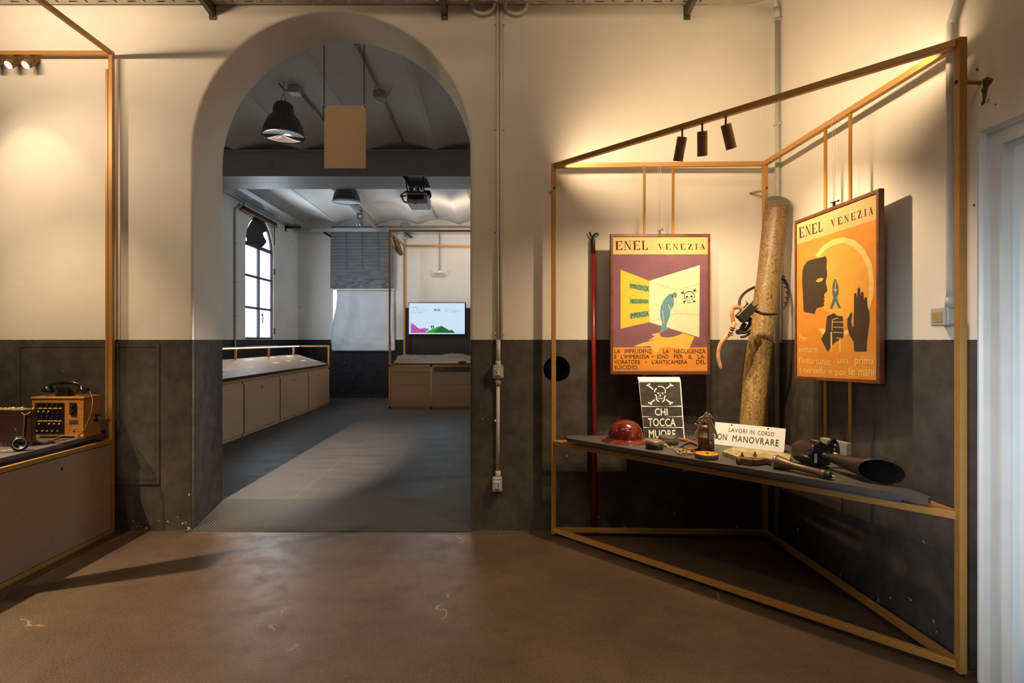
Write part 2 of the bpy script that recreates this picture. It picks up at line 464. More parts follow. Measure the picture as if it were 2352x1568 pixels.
def floor_mat():
    m, t, b = nt('polished_concrete'); v = coords(t)
    big = noise(t, v, 1.1, 6, .6); fine = noise(t, v, 110, 5, .75); mid = noise(t, v, 6, 5, .6)
    c = mixc(t, ramp(t, big, [(.3, 0), (.7, 1)]), (.038, .025, .017), (.098, .065, .041))
    c = mixc(t, ramp(t, fine, [(.44, 0), (.66, .55)]), c, (.165, .11, .068))
    c = mixc(t, ramp(t, noise(t, v, 150, 3, .6), [(.38, .6), (.5, 0)]), c, (.026, .017, .011))
    c = mixc(t, ramp(t, mid, [(.5, 0), (.75, .5)]), c, (.036, .024, .016))
    spk = ramp(t, noise(t, v, 120, 2), [(.73, 0), (.76, .8)]); c = mixc(t, spk, c, (.34, .26, .18))
    # hairline cracks
    vo = N(t, 'ShaderNodeTexVoronoi', feature='DISTANCE_TO_EDGE')
    nv = N(t, 'ShaderNodeTexNoise'); t.links.new(v, nv.inputs['Vector']); nv.inputs['Scale'].default_value = 5; nv.inputs['Detail'].default_value = 5
    vm = N(t, 'ShaderNodeVectorMath', operation='MULTIPLY_ADD'); t.links.new(nv.outputs['Color'], vm.inputs[0])
    vm.inputs[1].default_value = (.35, .35, 0); t.links.new(v, vm.inputs[2]); t.links.new(vm.outputs[0], vo.inputs['Vector'])
    vo.inputs['Scale'].default_value = .55
    cr = ramp(t, vo.outputs['Distance'], [(.0, 1), (.0013, 0)])
    brk = ramp(t, noise(t, v, 2.2, 3), [(.58, 0), (.63, .55)])
    c = mixc(t, mth(t, 'MULTIPLY', cr, brk), c, (.42, .27, .13))
    t.links.new(c, b.inputs['Base Color'])
    t.links.new(ramp(t, mid, [(.3, .30), (.7, .46)]), b.inputs['Roughness'])
    bump(t, b, mth(t, 'ADD', fine, mth(t, 'MULTIPLY', big, 3.0)), .06, .008)
    return m
m_floor = floor_mat()
def vinyl_mat():
    m, t, b = nt('grey_vinyl'); v = coords(t)
    n1 = noise(t, mapping(t, v, (1, 3, 1)), 2.2, 6, .65); n2 = noise(t, v, 60, 4, .7)
    c = mixc(t, ramp(t, n1, [(.3, 0), (.72, 1)]), (.040, .036, .035), (.066, .060, .057))
    c = mixc(t, ramp(t, n2, [(.4, 0), (.7, .35)]), c, (.07, .064, .06))
    sx = sep(t, v)
    lx = mth(t, 'LESS_THAN', mth(t, 'ABSOLUTE', mth(t, 'SUBTRACT', mth(t, 'FRACT', mth(t, 'DIVIDE', mth(t, 'ADD', sx[0], 20.05), .62)), .5)), .0045)
    row = mth(t, 'FLOOR', mth(t, 'DIVIDE', mth(t, 'ADD', sx[0], 20.05+.31), .62))
    ly = mth(t, 'LESS_THAN', mth(t, 'ABSOLUTE', mth(t, 'SUBTRACT', mth(t, 'FRACT', mth(t, 'ADD', mth(t, 'DIVIDE', sx[1], 1.24), mth(t, 'MULTIPLY', row, .5))), .5)), .0022)
    ln = mth(t, 'MAXIMUM', lx, mth(t, 'MULTIPLY', ly, .6))
    c = mixc(t, mth(t, 'MULTIPLY', ln, .8), c, (.11, .10, .09))
    t.links.new(c, b.inputs['Base Color'])
    t.links.new(ramp(t, n1, [(.3, .45), (.7, .6)]), b.inputs['Roughness']); b.inputs['Specular IOR Level'].default_value = .15
    bump(t, b, n2, .10, .004)
    return m
m_vinyl = vinyl_mat()
def tread_mat():
    m, t, b = nt('tread_plate'); v = coords(t); s = sep(t, v)
    u = mth(t, 'MULTIPLY', mth(t, 'ADD', s[0], s[1]), 140.0); w_ = mth(t, 'MULTIPLY', mth(t, 'SUBTRACT', s[0], s[1]), 140.0)
    a = mth(t, 'MULTIPLY', mth(t, 'SINE', u), mth(t, 'SINE', w_))
    loz = ramp(t, mth(t, 'ABSOLUTE', a), [(.38, 0), (.6, 1)])
    t.links.new(mixc(t, loz, (.05, .048, .044), (.17, .16, .145)), b.inputs['Base Color'])
    b.inputs['Metallic'].default_value = .75; b.inputs['Roughness'].default_value = .42
    bump(t, b, loz, .7, .004)
    return m
m_tread = tread_mat()
def blind_mat():
    m, t, b = nt('grey_pleated_fabric'); v = coords(t)
    n = noise(t, mapping(t, v, (1, 1, 6)), 3, 4)
    t.links.new(ramp(t, n, [(.3, (.14, .15, .16)), (.7, (.20, .212, .222))]), b.inputs['Base Color'])
    b.inputs['Roughness'].default_value = .5; return m
m_blind = blind_mat()
def print_mat(name, col, rough=.72):
    m, t, b = nt(name); v = coords(t)
    f = noise(t, mapping(t, v, (1, 1, 2)), 5, 6, .65)
    t.links.new(ramp(t, f, [(.3, tuple(c*.86 for c in col)), (.7, tuple(min(1, c*1.08) for c in col))]), b.inputs['Base Color'])
    b.inputs['Roughness'].default_value = rough; b.inputs['Specular IOR Level'].default_value = .2; bump(t, b, noise(t, v, 14, 5), .12, .004); return m
def case_mat():
    m, t, b = nt('worn_brown_case'); v = coords(t)
    n = noise(t, v, 16, 5, .65)
    c = mixc(t, ramp(t, n, [(.615, 0), (.64, 1)]), (.020, .008, .006), (.12, .065, .038))
    t.links.new(c, b.inputs['Base Color']); b.inputs['Roughness'].default_value = .3; return m
m_case = case_mat()
def helmet_mat():
    m, t, b = nt('maroon_fibre'); v = coords(t)
    n = noise(t, v, 12, 5, .6, .8)
    t.links.new(ramp(t, n, [(.3, (.055, .006, .005)), (.55, (.12, .016, .008)), (.75, (.24, .055, .018))]), b.inputs['Base Color'])
    b.inputs['Roughness'].default_value = .15; b.inputs['Coat Weight'].default_value = .5; b.inputs['Coat Roughness'].default_value = .15
    return m
m_helmet = helmet_mat()
# ================================================================ SETTING
WY, WB = 4.40, 4.876           # arch wall, front and back face
WX = 2.13                      # right wall
CH = 4.75
AXL, AXR, ASP = -2.341, -0.2015, 2.935
AR = (AXR-AXL)/2; ACX = (AXL+AXR)/2
FZ = 0.10                      # far floor height
def struct(mb, name, mat, **kw):
    o = mb.build(name, mat, keep=True, **kw); return tag(o, kind='structure')
def arch_pts(d, n=40):
    pts = [(AXL-d, 0.0), (AXL-d, ASP*.5)]
    pts += [(ACX+(AR+d)*math.cos(PI-PI*i/n), ASP+(AR+d)*math.sin(PI*i/n)) for i in range(n+1)]
    return pts + [(AXR+d, ASP*.5), (AXR+d, 0.0)]
NX, NZ, NR = P(1279, 848, WY).x, P(1279, 848, WY).z, .103
mb = MB()
bev = .022
outer = [(-5.6, 0)] + arch_pts(bev) + [(WX, 0), (WX, CH), (-5.6, CH)]
mb.poly([outer, circ(NX, NZ, NR, n=40)], lambda u, v: (u, WY, v))
rings = []
for k in range(6):
    a = PI/2*k/5; rings.append((bev*(1-math.sin(a)), WY+bev*(1-math.cos(a))))
rings.append((0, WB))
vs = []; n = 0
for d, y in rings:
    pts = arch_pts(d); n = len(pts); vs += [(x, y, z) for x, z in pts]
fs = [(r*n+i, r*n+i+1, (r+1)*n+i+1, (r+1)*n+i) for r in range(len(rings)-1) for i in range(n-1)]
mb.add(vs, fs, 0, True)
outer2 = [(-5.6, 0)] + arch_pts(0) + [(WX, 0), (WX, CH), (-5.6, CH)]
mb.poly([outer2], lambda u, v: (u, WB, v))
struct(mb, 'wall_front', m_wall)

m_niche = M_('niche_lining', (.035, .037, .05), .6, var=.3)
mb = MB(); c0 = circ(NX, NZ, NR, n=40); c1 = circ(NX+.004, NZ, NR*.96, n=40); m = len(c0)
mb.add([(x, WY, z) for x, z in c0] + [(x, WY+.20, z) for x, z in c1], [(i, (i+1) % m, m+(i+1) % m, m+i) for i in range(m)], 0, True)
mb.poly([c1], lambda u, v: (u, WY+.20, v), 1)
mb.lathe([(.075, 0), (.075, .03), (.05, .03)], axisM((NX-.02, WY+.20, NZ), (0,-1,0)), 24, 1)
mb.lathe([(.014, 0), (.014, .05), (.010, .055)], axisM((NX+.025, WY+.17, NZ+.012), (0,-1,0)), 12, 1)
tag(struct(mb, 'trim_1', [m_niche, m_black]), 'round dark hole cut through the plinth paint behind the left post')

# right wall with the doorway
DY0, DY1, DZ = 1.30, 2.37, 2.284
m_scorch = M_('broken_plaster', (.085, .045, .02), .9, var=.5, scale=60)
mb = MB()
mb.poly([[(-4.2, 0), (DY0, 0), (DY0, DZ), (DY1, DZ), (DY1, 0), (WY, 0), (WY, CH), (-4.2, CH)]], lambda u, v: (WX, u, v))
def onR(px, py, off=.0015):
    X = WX-off; Y = X*F/(px-VX); return (X, Y, EYE+(VY-py)/F*Y)
blot = [(2256,184),(2268,176),(2276,180),(2281,182),(2277,190),(2270,198),(2266,215),(2262,236),(2256,243),(2253,240),(2257,228),(2256,214),(2253,207),(2258,198)]
mb.poly([[(-a, b) for a, b in blot]], lambda u, v: onR(-u, v), 1)
for x, y, r in ((2244, 160, 4), (2270, 229, 2.5), (2287, 240, 2.5), (2268, 235, 2), (2237, 471, 3.5)):
    mb.poly([circ(-x, y, r*.8, r, 8)], lambda u, v: onR(-u, v), 1)
struct(mb, 'wall_right', [m_wall, m_scorch])
mb = MB(); mb.poly([rect(-4.2, 0, WY, CH)], lambda u, v: (-5.6, u, v)); struct(mb, 'wall_left', m_dim)
mb = MB(); mb.poly([rect(-5.6, 0, WX, CH)], lambda u, v: (u, -4.2, v)); struct(mb, 'wall_behind', m_dim)
mb = MB(); mb.box((-5.6, -4.2, CH), (WX, WB, CH+.05)); struct(mb, 'ceiling', m_dim)
mb = MB(); mb.box((-5.6, -4.2, -.1), (WX+.6, WB, 0)); struct(mb, 'floor', m_floor)
mb = MB(); mb.box((-4.69, WB, -.1), (2.1, 13.5, FZ)); struct(mb, 'floor_far', m_vinyl)

# door in the right wall
dr = thing('door_1', (WX, (DY0+DY1)/2, 0), None, None); dr['kind'] = 'structure'
prof = [(0, 2.46), (-.052, 2.46), (-.060, 2.455), (-.060, 2.447), (-.050, 2.438), (-.046, 2.436), (-.042, 2.430), (-.030, 2.428), (-.030, DY1), (0.005, DY1)]
mb = MB()
zt = lambda y: DZ + (y-DY1)            # mitred head
vs = [(WX+x, y, 0) for x, y in prof] + [(WX+x, y, zt(y)) for x, y in prof] + [(WX+x, DY0-(y-DY1), zt(y)) for x, y in prof] + [(WX+x, DY0-(y-DY1), 0) for x, y in prof]
n = len(prof); mb.add(vs, [(s*n+i, s*n+i+1, (s+1)*n+i+1, (s+1)*n+i) for s in range(3) for i in range(n-1)])
mb.build('door_casing', m_doorw, dr)
mb = MB(); mb.box((WX+.004, DY0, 0), (WX+.04, DY1, DZ)); mb.build('door_leaf', m_doorl, dr)
mb = MB()
for lo, hi in (((DY1-.018, 0), (DY1, DZ)), ((DY0, DZ-.018), (DY1-.018, DZ))): mb.box((WX-.002, lo[0], lo[1]), (WX+.004, hi[0], hi[1]))
mb.build('door_stop', m_doorw, dr)

# flush access hatch on the left of the arch
o_ = lambda px, py: (P(px, py, WY).x, P(px, py, WY).z)
h0 = (*o_(40, 1112), *o_(367, 787)); h1 = (*o_(48, 1103), *o_(358, 797))
mb = MB(); fr = rect(h0[0], h0[1], h0[2], h0[3]); inn = rect(h1[0], h1[1], h1[2], h1[3])
mb.poly([fr, inn], lambda u, v: (u, WY-.008, v))
vs = [(u, WY-.008, v) for u, v in fr] + [(u, WY, v) for u, v in fr]; mb.add(vs, [(i, (i+1)%4, 4+(i+1)%4, 4+i) for i in range(4)])
vs = [(u, WY-.008, v) for u, v in inn] + [(u, WY-.001, v) for u, v in inn]; mb.add(vs, [(i, (i+1)%4, 4+(i+1)%4, 4+i) for i in range(4)])
g = .004; mb.box((h1[0]+g, WY-.006, h1[1]+g), (h1[2]-g, WY-.001, h1[3]-g))
tag(struct(mb, 'trim_2', m_wall), 'flush access hatch painted over in the dark plinth left of the arch')

# tread plate ramp in the archway
mb = MB()
yf, yb = WY-.035, WB+.012
vs = [(AXL-.06, yf, .004), (AXR+.015, yf, .004), (AXR-.004, yf+.06, .018), (AXR-.004, yb, FZ+.006), (AXL+.004, yb, FZ+.006), (AXL+.004, yf+.06, .018)]
mb.add(vs, [(0,1,2,5), (5,2,3,4)])
vs2 = [(x, y, 0.0005) for x, y, z in vs]; mb.add(vs+vs2, [(0,6,7,1), (1,7,8,2), (2,8,9,3), (3,9,10,4), (4,10,11,5), (5,11,6,0)])
ramp_o = mb.build('threshold_ramp', m_tread)
tag(ramp_o, 'sloping metal tread plate ramp across the archway floor', 'ramp')

# ---------------------------------------------------------------- services on the main room walls
def perforated(mb, x0, x1, y0, y1, z, along='x', pitch=.22, mi=0, wall_y=None):
    """sheet with real slots: in each pitch a cross slot and two lengthwise slots"""
    def fn(u, v): return (u, v, z) if along == 'x' else (v, u, z)
    nx = int((x1-x0)/pitch); px = (x1-x0)/max(nx, 1); ny = 3; py = (y1-y0)/ny
    for i in range(nx):
        for j in range(ny):
            a = x0+i*px; b = y0+j*py
            us = [0, .10, .40, .66, .74, 1]; vs_ = [0, .30, .42, .62, .74, 1]
            for p in range(5):
                for q in range(5):
                    if p == 1 and q in (1, 3): continue
                    if p == 3 and q in (1, 2, 3): continue
                    A = a+us[p]*px; B = a+us[p+1]*px; Cc = b+vs_[q]*py; D = b+vs_[q+1]*py
                    mb.add([fn(A, Cc), fn(B, Cc), fn(B, D), fn(A, D)], [(0,1,2,3)], mi)
TZ = 4.045
tr = thing('cable_tray', (0, 4.2, TZ), 'perforated metal cable tray along the wall above the near arch', 'cable tray')
mb = MB(); perforated(mb, -5.5, 1.62, 3.98, 4.385, TZ)
mb.box((-5.5, 4.38, TZ), (1.62, 4.388, TZ+.06)); mb.box((-5.5, 3.975, TZ), (1.62, 3.983, TZ+.06))
mb.build('tray_channel', m_traymetal, tr)
mb = MB(); e = [(1.62, 4.388), (1.90, 4.388)] + [(1.90+.20*math.sin(a), 4.388-.20*(1-math.cos(a))) for a in (.4, .8, 1.2, PI/2)] + [(2.10, 3.98), (1.62, 3.98)]
mb.prism(e, lambda u, v: (u, v, TZ), lambda u, v: (u, v, TZ+.004)); mb.build('tray_bend', m_traymetal, tr)
mb = MB()
for k in range(5):
    mb.tube([(-5.4, 4.06+k*.06, TZ+.02), (1.6, 4.05+k*.06, TZ+.02)], .016, 8)
mb.build('cable', m_black, tr)  # cables added to darken the view through the tray slots
for px, lab in ((490, 'left of the arch crown'), (1022, 'right of the arch crown'), (1578, 'above the right display frame')):
    X = (px-VX)/F*WY
    b = thing('tray_bracket', (X, WY, 3.94), 'dark steel tray bracket ' + lab, 'bracket', 'brackets under the near cable tray')
    mb = MB(); mb.box((X-.028, WY-.012, 3.935), (X+.022, WY, 4.05)); mb.lathe([(.008, 0), (.008, .008)], axisM((X, WY-.012, 3.955), (0,-1,0)), 8); mb.build('wall_plate', m_bracket, b)
    mb = MB(); vs = [(y, z) for y, z in ((WY-.012, 3.962), (WY-.012, TZ-.002), (3.90, TZ-.002), (3.90, TZ-.035))]
    for xa, xb in ((X-.02, X-.016), (X+.012, X+.016)): mb.prism(vs, lambda u, v: (xa, u, v), lambda u, v: (xb, u, v))
    mb.box((X-.02, 3.90, TZ-.006), (X+.016, WY-.012, TZ-.002)); mb.bar((X-.002, 3.90, TZ-.034), (X-.002, WY-.012, 3.964), .036, .004)
    mb.build('arm', m_bracket, b)
cd = thing('wall_conduit', (.02, WY-.015, .4), 'pale vertical conduit on the wall between arch and right display', 'conduit')
mb = MB(); X1, X2 = (1143-VX)/F*WY, (1151.5-VX)/F*WY
mb.tube([(X1, WY-.014, TZ), (X1, WY-.014, EYE)], .0135, 10); mb.tube([(X2, WY-.014, TZ), (X2, WY-.014, EYE)], .0135, 10)
mb.build('pipe', m_pipew, cd)
mb = MB(); mb.tube([(X1+.005, WY-.016, EYE), (X1+.005, WY-.016, P(0, 835, WY).z)], .017, 12); mb.tube([(X1+.003, WY-.015, P(0, 880, WY).z), (X1+.001, WY-.015, P(0, 1085, WY).z)], .0135, 12)
mb.build('pipe', m_pipe, cd)
mb = MB()
for y0, y1 in ((828, 842), (866, 884), (1080, 1096)): mb.tube([(X1+.004, WY-.018, P(0, y0, WY).z), (X1+.004, WY-.018, P(0, y1, WY).z)], .020, 12)
mb.build('collar', m_pipe, cd)
mb = MB()
for py in (56, 296, 530, 765, 965):
    z = P(0, py, WY).z
    mb.box((X1-.024, WY-.020, z-.008), (X1+.016, WY, z+.008)); 
    if py < 780: mb.box((X2-.016, WY-.020, z-.008), (X2+.024, WY, z+.008))
mb.build('clip', m_pipew, cd)
def flush_box(name, px, py, wpx, hpx, label, cat, mats):
    c = P(px, py, WY); s_ = WY/F; wd, ht = wpx*s_, hpx*s_
    t = thing(name, (c.x, WY, c.z-ht/2), label, cat)
    mb = MB(); mb.cbox((wd, ht, .055), basisM((c.x, WY-.0275, c.z), (1,0,0), (0,0,1), (0,-1,0)), 0, .008); mb.build('housing', mats[0], t)
    mb = MB(); mb.cbox((wd*.72, ht*.62, .012), basisM((c.x, WY-.057, c.z-.004), (1,0,0), (0,0,1), (0,-1,0)), 0, .005); mb.build('cover', mats[0], t)
    mb = MB(); mb.cbox((wd*.5, ht*.46, .004), basisM((c.x, WY-.064, c.z-.004), (1,0,0), (0,0,1), (0,-1,0)), 0, .002)
    if name == 'wall_socket':
        for k in (-1, 0, 1): mb.lathe([(.003, 0), (.003, .002)], axisM((c.x+wd*.12, WY-.066, c.z-.004+k*.009), (0,-1,0)), 8, 1)
        mb.build('window', [m_grey, m_black], t)
    else:
        mb.build('window', m_yel, t); mb = MB(); mb.cbox((wd*.22, ht*.36, .006), basisM((c.x+.004, WY-.067, c.z-.004), (1,0,0), (0,0,1), (0,-1,0)), 0, .002); mb.build('rocker', m_whitep, t)
    mb = MB()
    for sx in (-1, 1): mb.lathe([(.004, 0), (.003, .003)], axisM((c.x+sx*wd*.36, WY-.0555, c.z+ht*.40), (0,-1,0)), 8)
    mb.build('screw', m_screw, t)
flush_box('light_switch', 1144, 853, 24, 30, 'grey weatherproof light switch halfway down the pale conduit', 'switch', [m_grey])
flush_box('wall_socket', 1142, 1109, 22, 32, 'grey weatherproof socket at the foot of the pale conduit', 'socket', [m_grey])
for a, b, lab in ((1083, 1135, 'left'), (1160, 1209, 'right')):
    p0, p1 = P(a, 8, WY-.03), P(b, 8, WY-.03); N_ = 90; pts = []; rs = []
    for i in range(N_+1):
        q = i/N_; pts.append((p0.x+(p1.x-p0.x)*(.5-.5*math.cos(PI*q)), WY-.03, p0.z-.078*math.sin(PI*q))); rs.append(.012 if i % 2 else .0145)
    o = MB().tube(pts, rs, 10).build('flexible_hose', m_pipew)
    tag(o, f'corrugated hose looping below the tray just {lab} of the pale conduit', 'hose', 'corrugated hoses under the tray')

# corner pipe, behind the log
pp = thing('corner_pipe', (2.105, 4.27, 0), 'grey conduit pipe running down the room corner behind the log', 'conduit')
X, Y = 2.104, 4.27
MB().tube([(X, Y, .02), (X, Y, P(0, 45, Y).z)], .017, 12).build('pipe', m_pipe, pp)
MB().tube([(X, Y, P(0, 42, Y).z), (X, Y, P(0, 18, Y).z)], .023, 12).build('collar', m_pipe, pp)
pts = bez([(X, Y, P(0, 20, Y).z), (X-.02, Y-.01, P(0, 4, Y).z), (X-.06, Y-.05, P(0, -14, Y).z), (X-.12, Y-.1, P(0, -22, Y).z)], 14)
MB().tube(pts, [.015 if i % 2 else .019 for i in range(len(pts))], 10).build('flexible_end', m_pipe, pp)
mb = MB()
for py in (46, 285, 784): z = P(0, py, Y).z; mb.box((X-.02, Y-.022, z-.01), (WX, Y+.02, z+.01))
mb.build('clip', m_grey, pp)
# right wall pipe with its boxed switch
rp = thing('switch_conduit', (2.10, 2.64, 1.6), 'grey conduit dropping to the boxed switch on the right wall', 'conduit')
X, Y = 2.104, 2.643
pts = bez([(X, Y, P(0, 690, Y).z), (X, Y, P(0, 300, Y).z), (X, Y, P(0, 80, Y).z), (X, Y-.015, P(0, 45, Y).z), (X, Y-.05, P(0, 10, Y).z), (X, Y-.075, P(0, -40, Y).z)], 8)
MB().tube(pts, .0165, 12).build('pipe', m_pipe, rp)
MB().tube([(X, Y, P(0, 683, Y).z), (X, Y, P(0, 706, Y).z)], .021, 12).build('collar', m_grey, rp)
sb = thing('boxed_switch', (WX, 2.672, P(0, 748, 2.67).z), 'grey boxed switch on the right wall beside the gold post', 'switch')
z0, z1 = P(0, 748, 2.66).z, P(0, 706, 2.66).z; zc = (z0+z1)/2
MB().cbox((.09, z1-z0, .05), basisM((WX-.025, 2.672, zc), (0,1,0), (0,0,1), (-1,0,0)), 0, .008).build('housing', m_grey, sb)
MB().cbox((.088, z1-z0, .014), basisM((WX-.058, 2.672, zc), (0,1,0), (0,0,1), (-1,0,0)), 0, .006).build('cover', m_grey, sb)
MB().cbox((.062, .050, .004), basisM((WX-.066, 2.672, zc-.002), (0,1,0), (0,0,1), (-1,0,0)), 0, .002).build('window', m_yel, sb)

# added unseen panel behind the viewer that cuts off the lamp shining through the arch
mb = MB(); mb.box((-2.345, -3.56, 2.1), (-2.328, .1, CH)); tag(struct(mb, 'light_blocker', m_dim), 'added unseen light blocker hanging from the ceiling behind the viewer')
# ================================================================ RIGHT DISPLAY
T = .033                                   # gold tube size
A_ = Vector((.43, 4.285, 0)); B_ = Vector((2.035, 2.50, 0)); K_ = Vector((1.99, 4.225, 0))
ZT, ZM, ZB = 2.79, .715, .045
rd = thing('display_frame', (1.4, 3.8, 0), 'three sided gold tube frame holding posters and the sloping dark shelf on the right', 'display frame')
for p in (A_, B_, K_):
    mb = MB(); mb.box((p.x-T/2, p.y-T/2, .012), (p.x+T/2, p.y+T/2, ZT)); mb.build('post', m_gold, rd, bevel=.002)
mb = MB()
for p in (A_, B_, K_): mb.lathe([(.012, 0), (.012, .013)], TR(p.x, p.y, 0), 10)
mb.build('foot', m_black, rd)
for z, nm in ((ZT-T/2, 'top_rail'), (ZM-T/2, 'middle_rail'), (ZB, 'bottom_rail')):
    for p, q in ((A_, B_), (A_, K_), (K_, B_)):
        mb = MB(); d = (q-p).normalized(); mb.bar(p+Vector((0,0,z))+d*T*.4, q+Vector((0,0,z))-d*T*.4, T*.95, T); mb.build(nm, m_gold, rd, bevel=.002)
def rod(x, y, parent, z0=ZM-T, z1=ZT-T): return MB().tube([(x, y, z0), (x, y, z1)], .010, 12).build('hanging_rod', m_gold, parent)
rodX = [(1480-VX)/F*K_.y, (1546-VX)/F*K_.y]
for x in rodX: rod(x, K_.y, rd)
dKB = (B_-K_)
def onKB(px): # point of the right hand rail that projects to column px
    k = (px-VX)/F; t = (k*K_.y-K_.x)/(dKB.x-k*dKB.y); return K_+dKB*t
rodR = [onKB(1896), onKB(1953)]
for p in rodR: rod(p.x, p.y, rd)
# stand-off pegs to the walls
MB().tube([(B_.x, B_.y, P(0, 188, B_.y).z), (WX, B_.y+.01, P(0, 188, B_.y).z)], .0095, 10).build('wall_peg', m_gold, rd)
MB().tube([(K_.x, K_.y, P(0, 436, K_.y).z), (K_.x-.03, WY, P(0, 444, WY).z)], .0095, 10).build('wall_peg', m_gold, rd)
MB().tube([(A_.x, A_.y, P(0, 436, A_.y).z), (A_.x-.01, WY, P(0, 442, WY).z)], .0095, 10).build('wall_peg', m_gold, rd)
mb = MB(); mb.lathe([(.008, 0), (.008, .004), (.004, .005)], axisM((B_.x-T/2, B_.y+.004, P(0, 188, B_.y).z), (-1,0,0)), 10)
for p in (A_, K_): mb.lathe([(.008, 0), (.008, .004), (.004, .005)], axisM((p.x+.004, p.y-T/2, P(0, 433, p.y).z), (0,-1,0)), 10)
mb.build('bolt', m_screw, rd)
# led strip on the inner lower edge of the front rail
dAB = (B_-A_).normalized(); nin = Vector((-dAB.y, dAB.x, 0))
if nin.dot(K_-A_) < 0: nin = -nin
# shelf board on a recessed plinth
ZS = .765
e0 = PZ(1304, 1006, ZS); e1 = PZ(2132, 1144, ZS)
tri = [(e0.x, e0.y), (e1.x, e1.y), (1.955, e1.y+.03), (1.955, 4.205), (e0.x-.0, 4.205)]
mb = MB(); mb.prism(tri, lambda u, v: (u, v, ZS-.028), lambda u, v: (u, v, ZS)); mb.build('shelf_board', m_slab, rd, bevel=.0015)
tri2 = [(e0.x+.10, e0.y-.03), (e1.x-.05, e1.y+.10), (1.965, e1.y+.17), (1.965, 4.285), (e0.x+.10, 4.285)]  # rear edge drawn out to block spot light behind the shelf
mb = MB(); mb.prism(tri2, lambda u, v: (u, v, ZM), lambda u, v: (u, v, ZS-.028)); mb.build('shelf_plinth', m_slab, rd)

def spotlight(base, d, label, group, length=.142, r=.0295, energy=45, size=85, drop=.045, blend=.6, stem_off=0.0, col=WARM, core=0.0):
    """cylinder spotlight under a rail: stem at base, body pointing along d"""
    d = Vector(d).normalized(); base = Vector(base)
    t = thing('spotlight', base, label, 'spotlight', group)
    MB().tube([base, base+Vector((0,0,-drop))], .006, 10).build('stem', m_golddk, t)
    c = base + Vector((0,0,-drop)) - d*stem_off
    mb = MB(); Mx = axisM(c, d)
    mb.lathe([(.0, 0), (r*.97, 0), (r, .003), (r, length), (r*.93, length), (r*.93, length-.012)], Mx, 28); mb.build('housing', m_golddk, t)
    MB().lathe([(r*.92, length-.010), (0, length-.010)], Mx, 24, caps=False).build('lens', m_lens, t)
    tip = c + d*(length+.012)
    lamp('SPOT', 'spotlight_beam', tip, tip+d, energy, col, spot_size=math.radians(size), spot_blend=blend, shadow_soft_size=.018)
    if core: lamp('SPOT', 'spotlight_core', tip, tip+d, core, col, spot_size=math.radians(64), spot_blend=1.0, shadow_soft_size=.018)
    return t
def onAB(px):
    k = (px-VX)/F; t = (k*A_.y-A_.x)/((B_-A_).x-k*(B_-A_).y); return A_+(B_-A_)*t
g = 'spotlights on the right display rail'
def at_rail(px): p = onAB(px); return (p.x, p.y, ZT-T)
spotlight(at_rail(1567), (-.10, .30, -1), 'leftmost of three gold spotlights on the right display rail', g, energy=34, size=128, core=60)
spotlight(at_rail(1613), (.12, .33, -1), 'middle gold spotlight on the right display rail', g, energy=34, size=128, core=60)
spotlight(at_rail(1667), (.34, .22, -1), 'tilted rightmost gold spotlight on the right display rail', g, energy=62, size=140, core=36)
# the led line along the inner face of the front rail
mid = (A_+B_)/2; L = (B_-A_).length
mb = MB(); q0 = A_+dAB*.10+nin*(T/2+.004)+Vector((0,0,ZT-.020)); q1 = B_-dAB*.10+nin*(T/2+.004)+Vector((0,0,ZT-.020))
mb.bar(q0, q1, .006, .012); mb.build('led_channel', m_golddk, rd)
for fr, e in ((.2, 4.6), (.5, 8.5), (.8, 3.4)):
    c = A_+(B_-A_)*fr+nin*.03+Vector((0,0,ZT-.022))
    l = lamp('AREA', 'led_line', c, c+nin+Vector((0,0,.10)), e, WARM, shape='RECTANGLE', size=.012, size_y=.72, spread=math.radians(164))
    z = -(nin+Vector((0,0,.45))).normalized(); y = dAB; x = y.cross(z); l.rotation_euler = basisM((0,0,0), x, y, z).to_euler()

# ---------------------------------------------------------------- posters
m_cream = print_mat('print_cream', (.56, .37, .15)); m_purple = print_mat('print_purple', (.165, .075, .10)); m_yellow = print_mat('print_yellow', (.62, .40, .045))
m_pale = print_mat('print_pale', (.66, .56, .36)); m_blue = print_mat('print_blue', (.10, .21, .26)); m_green = print_mat('print_green', (.14, .30, .15))
m_or = print_mat('print_orange', (.60, .23, .03)); m_or2 = print_mat('print_amber', (.56, .225, .035)); m_inkp = print_mat('print_black', (.02, .014, .010)); m_line = print_mat('print_line', (.30, .24, .13))
m_torn = print_mat('torn_paper', (.70, .36, .07)); m_or3 = print_mat('print_golden', (.63, .31, .05)); m_lett = print_mat('print_pale_yellow', (.68, .47, .16)); m_char = print_mat('print_charcoal', (.052, .034, .022)); m_steelblue = print_mat('print_steel_blue', (.06, .11, .12))
PM = [m_cream, m_purple, m_yellow, m_pale, m_blue, m_green, m_or, m_inkp, m_line, m_torn]
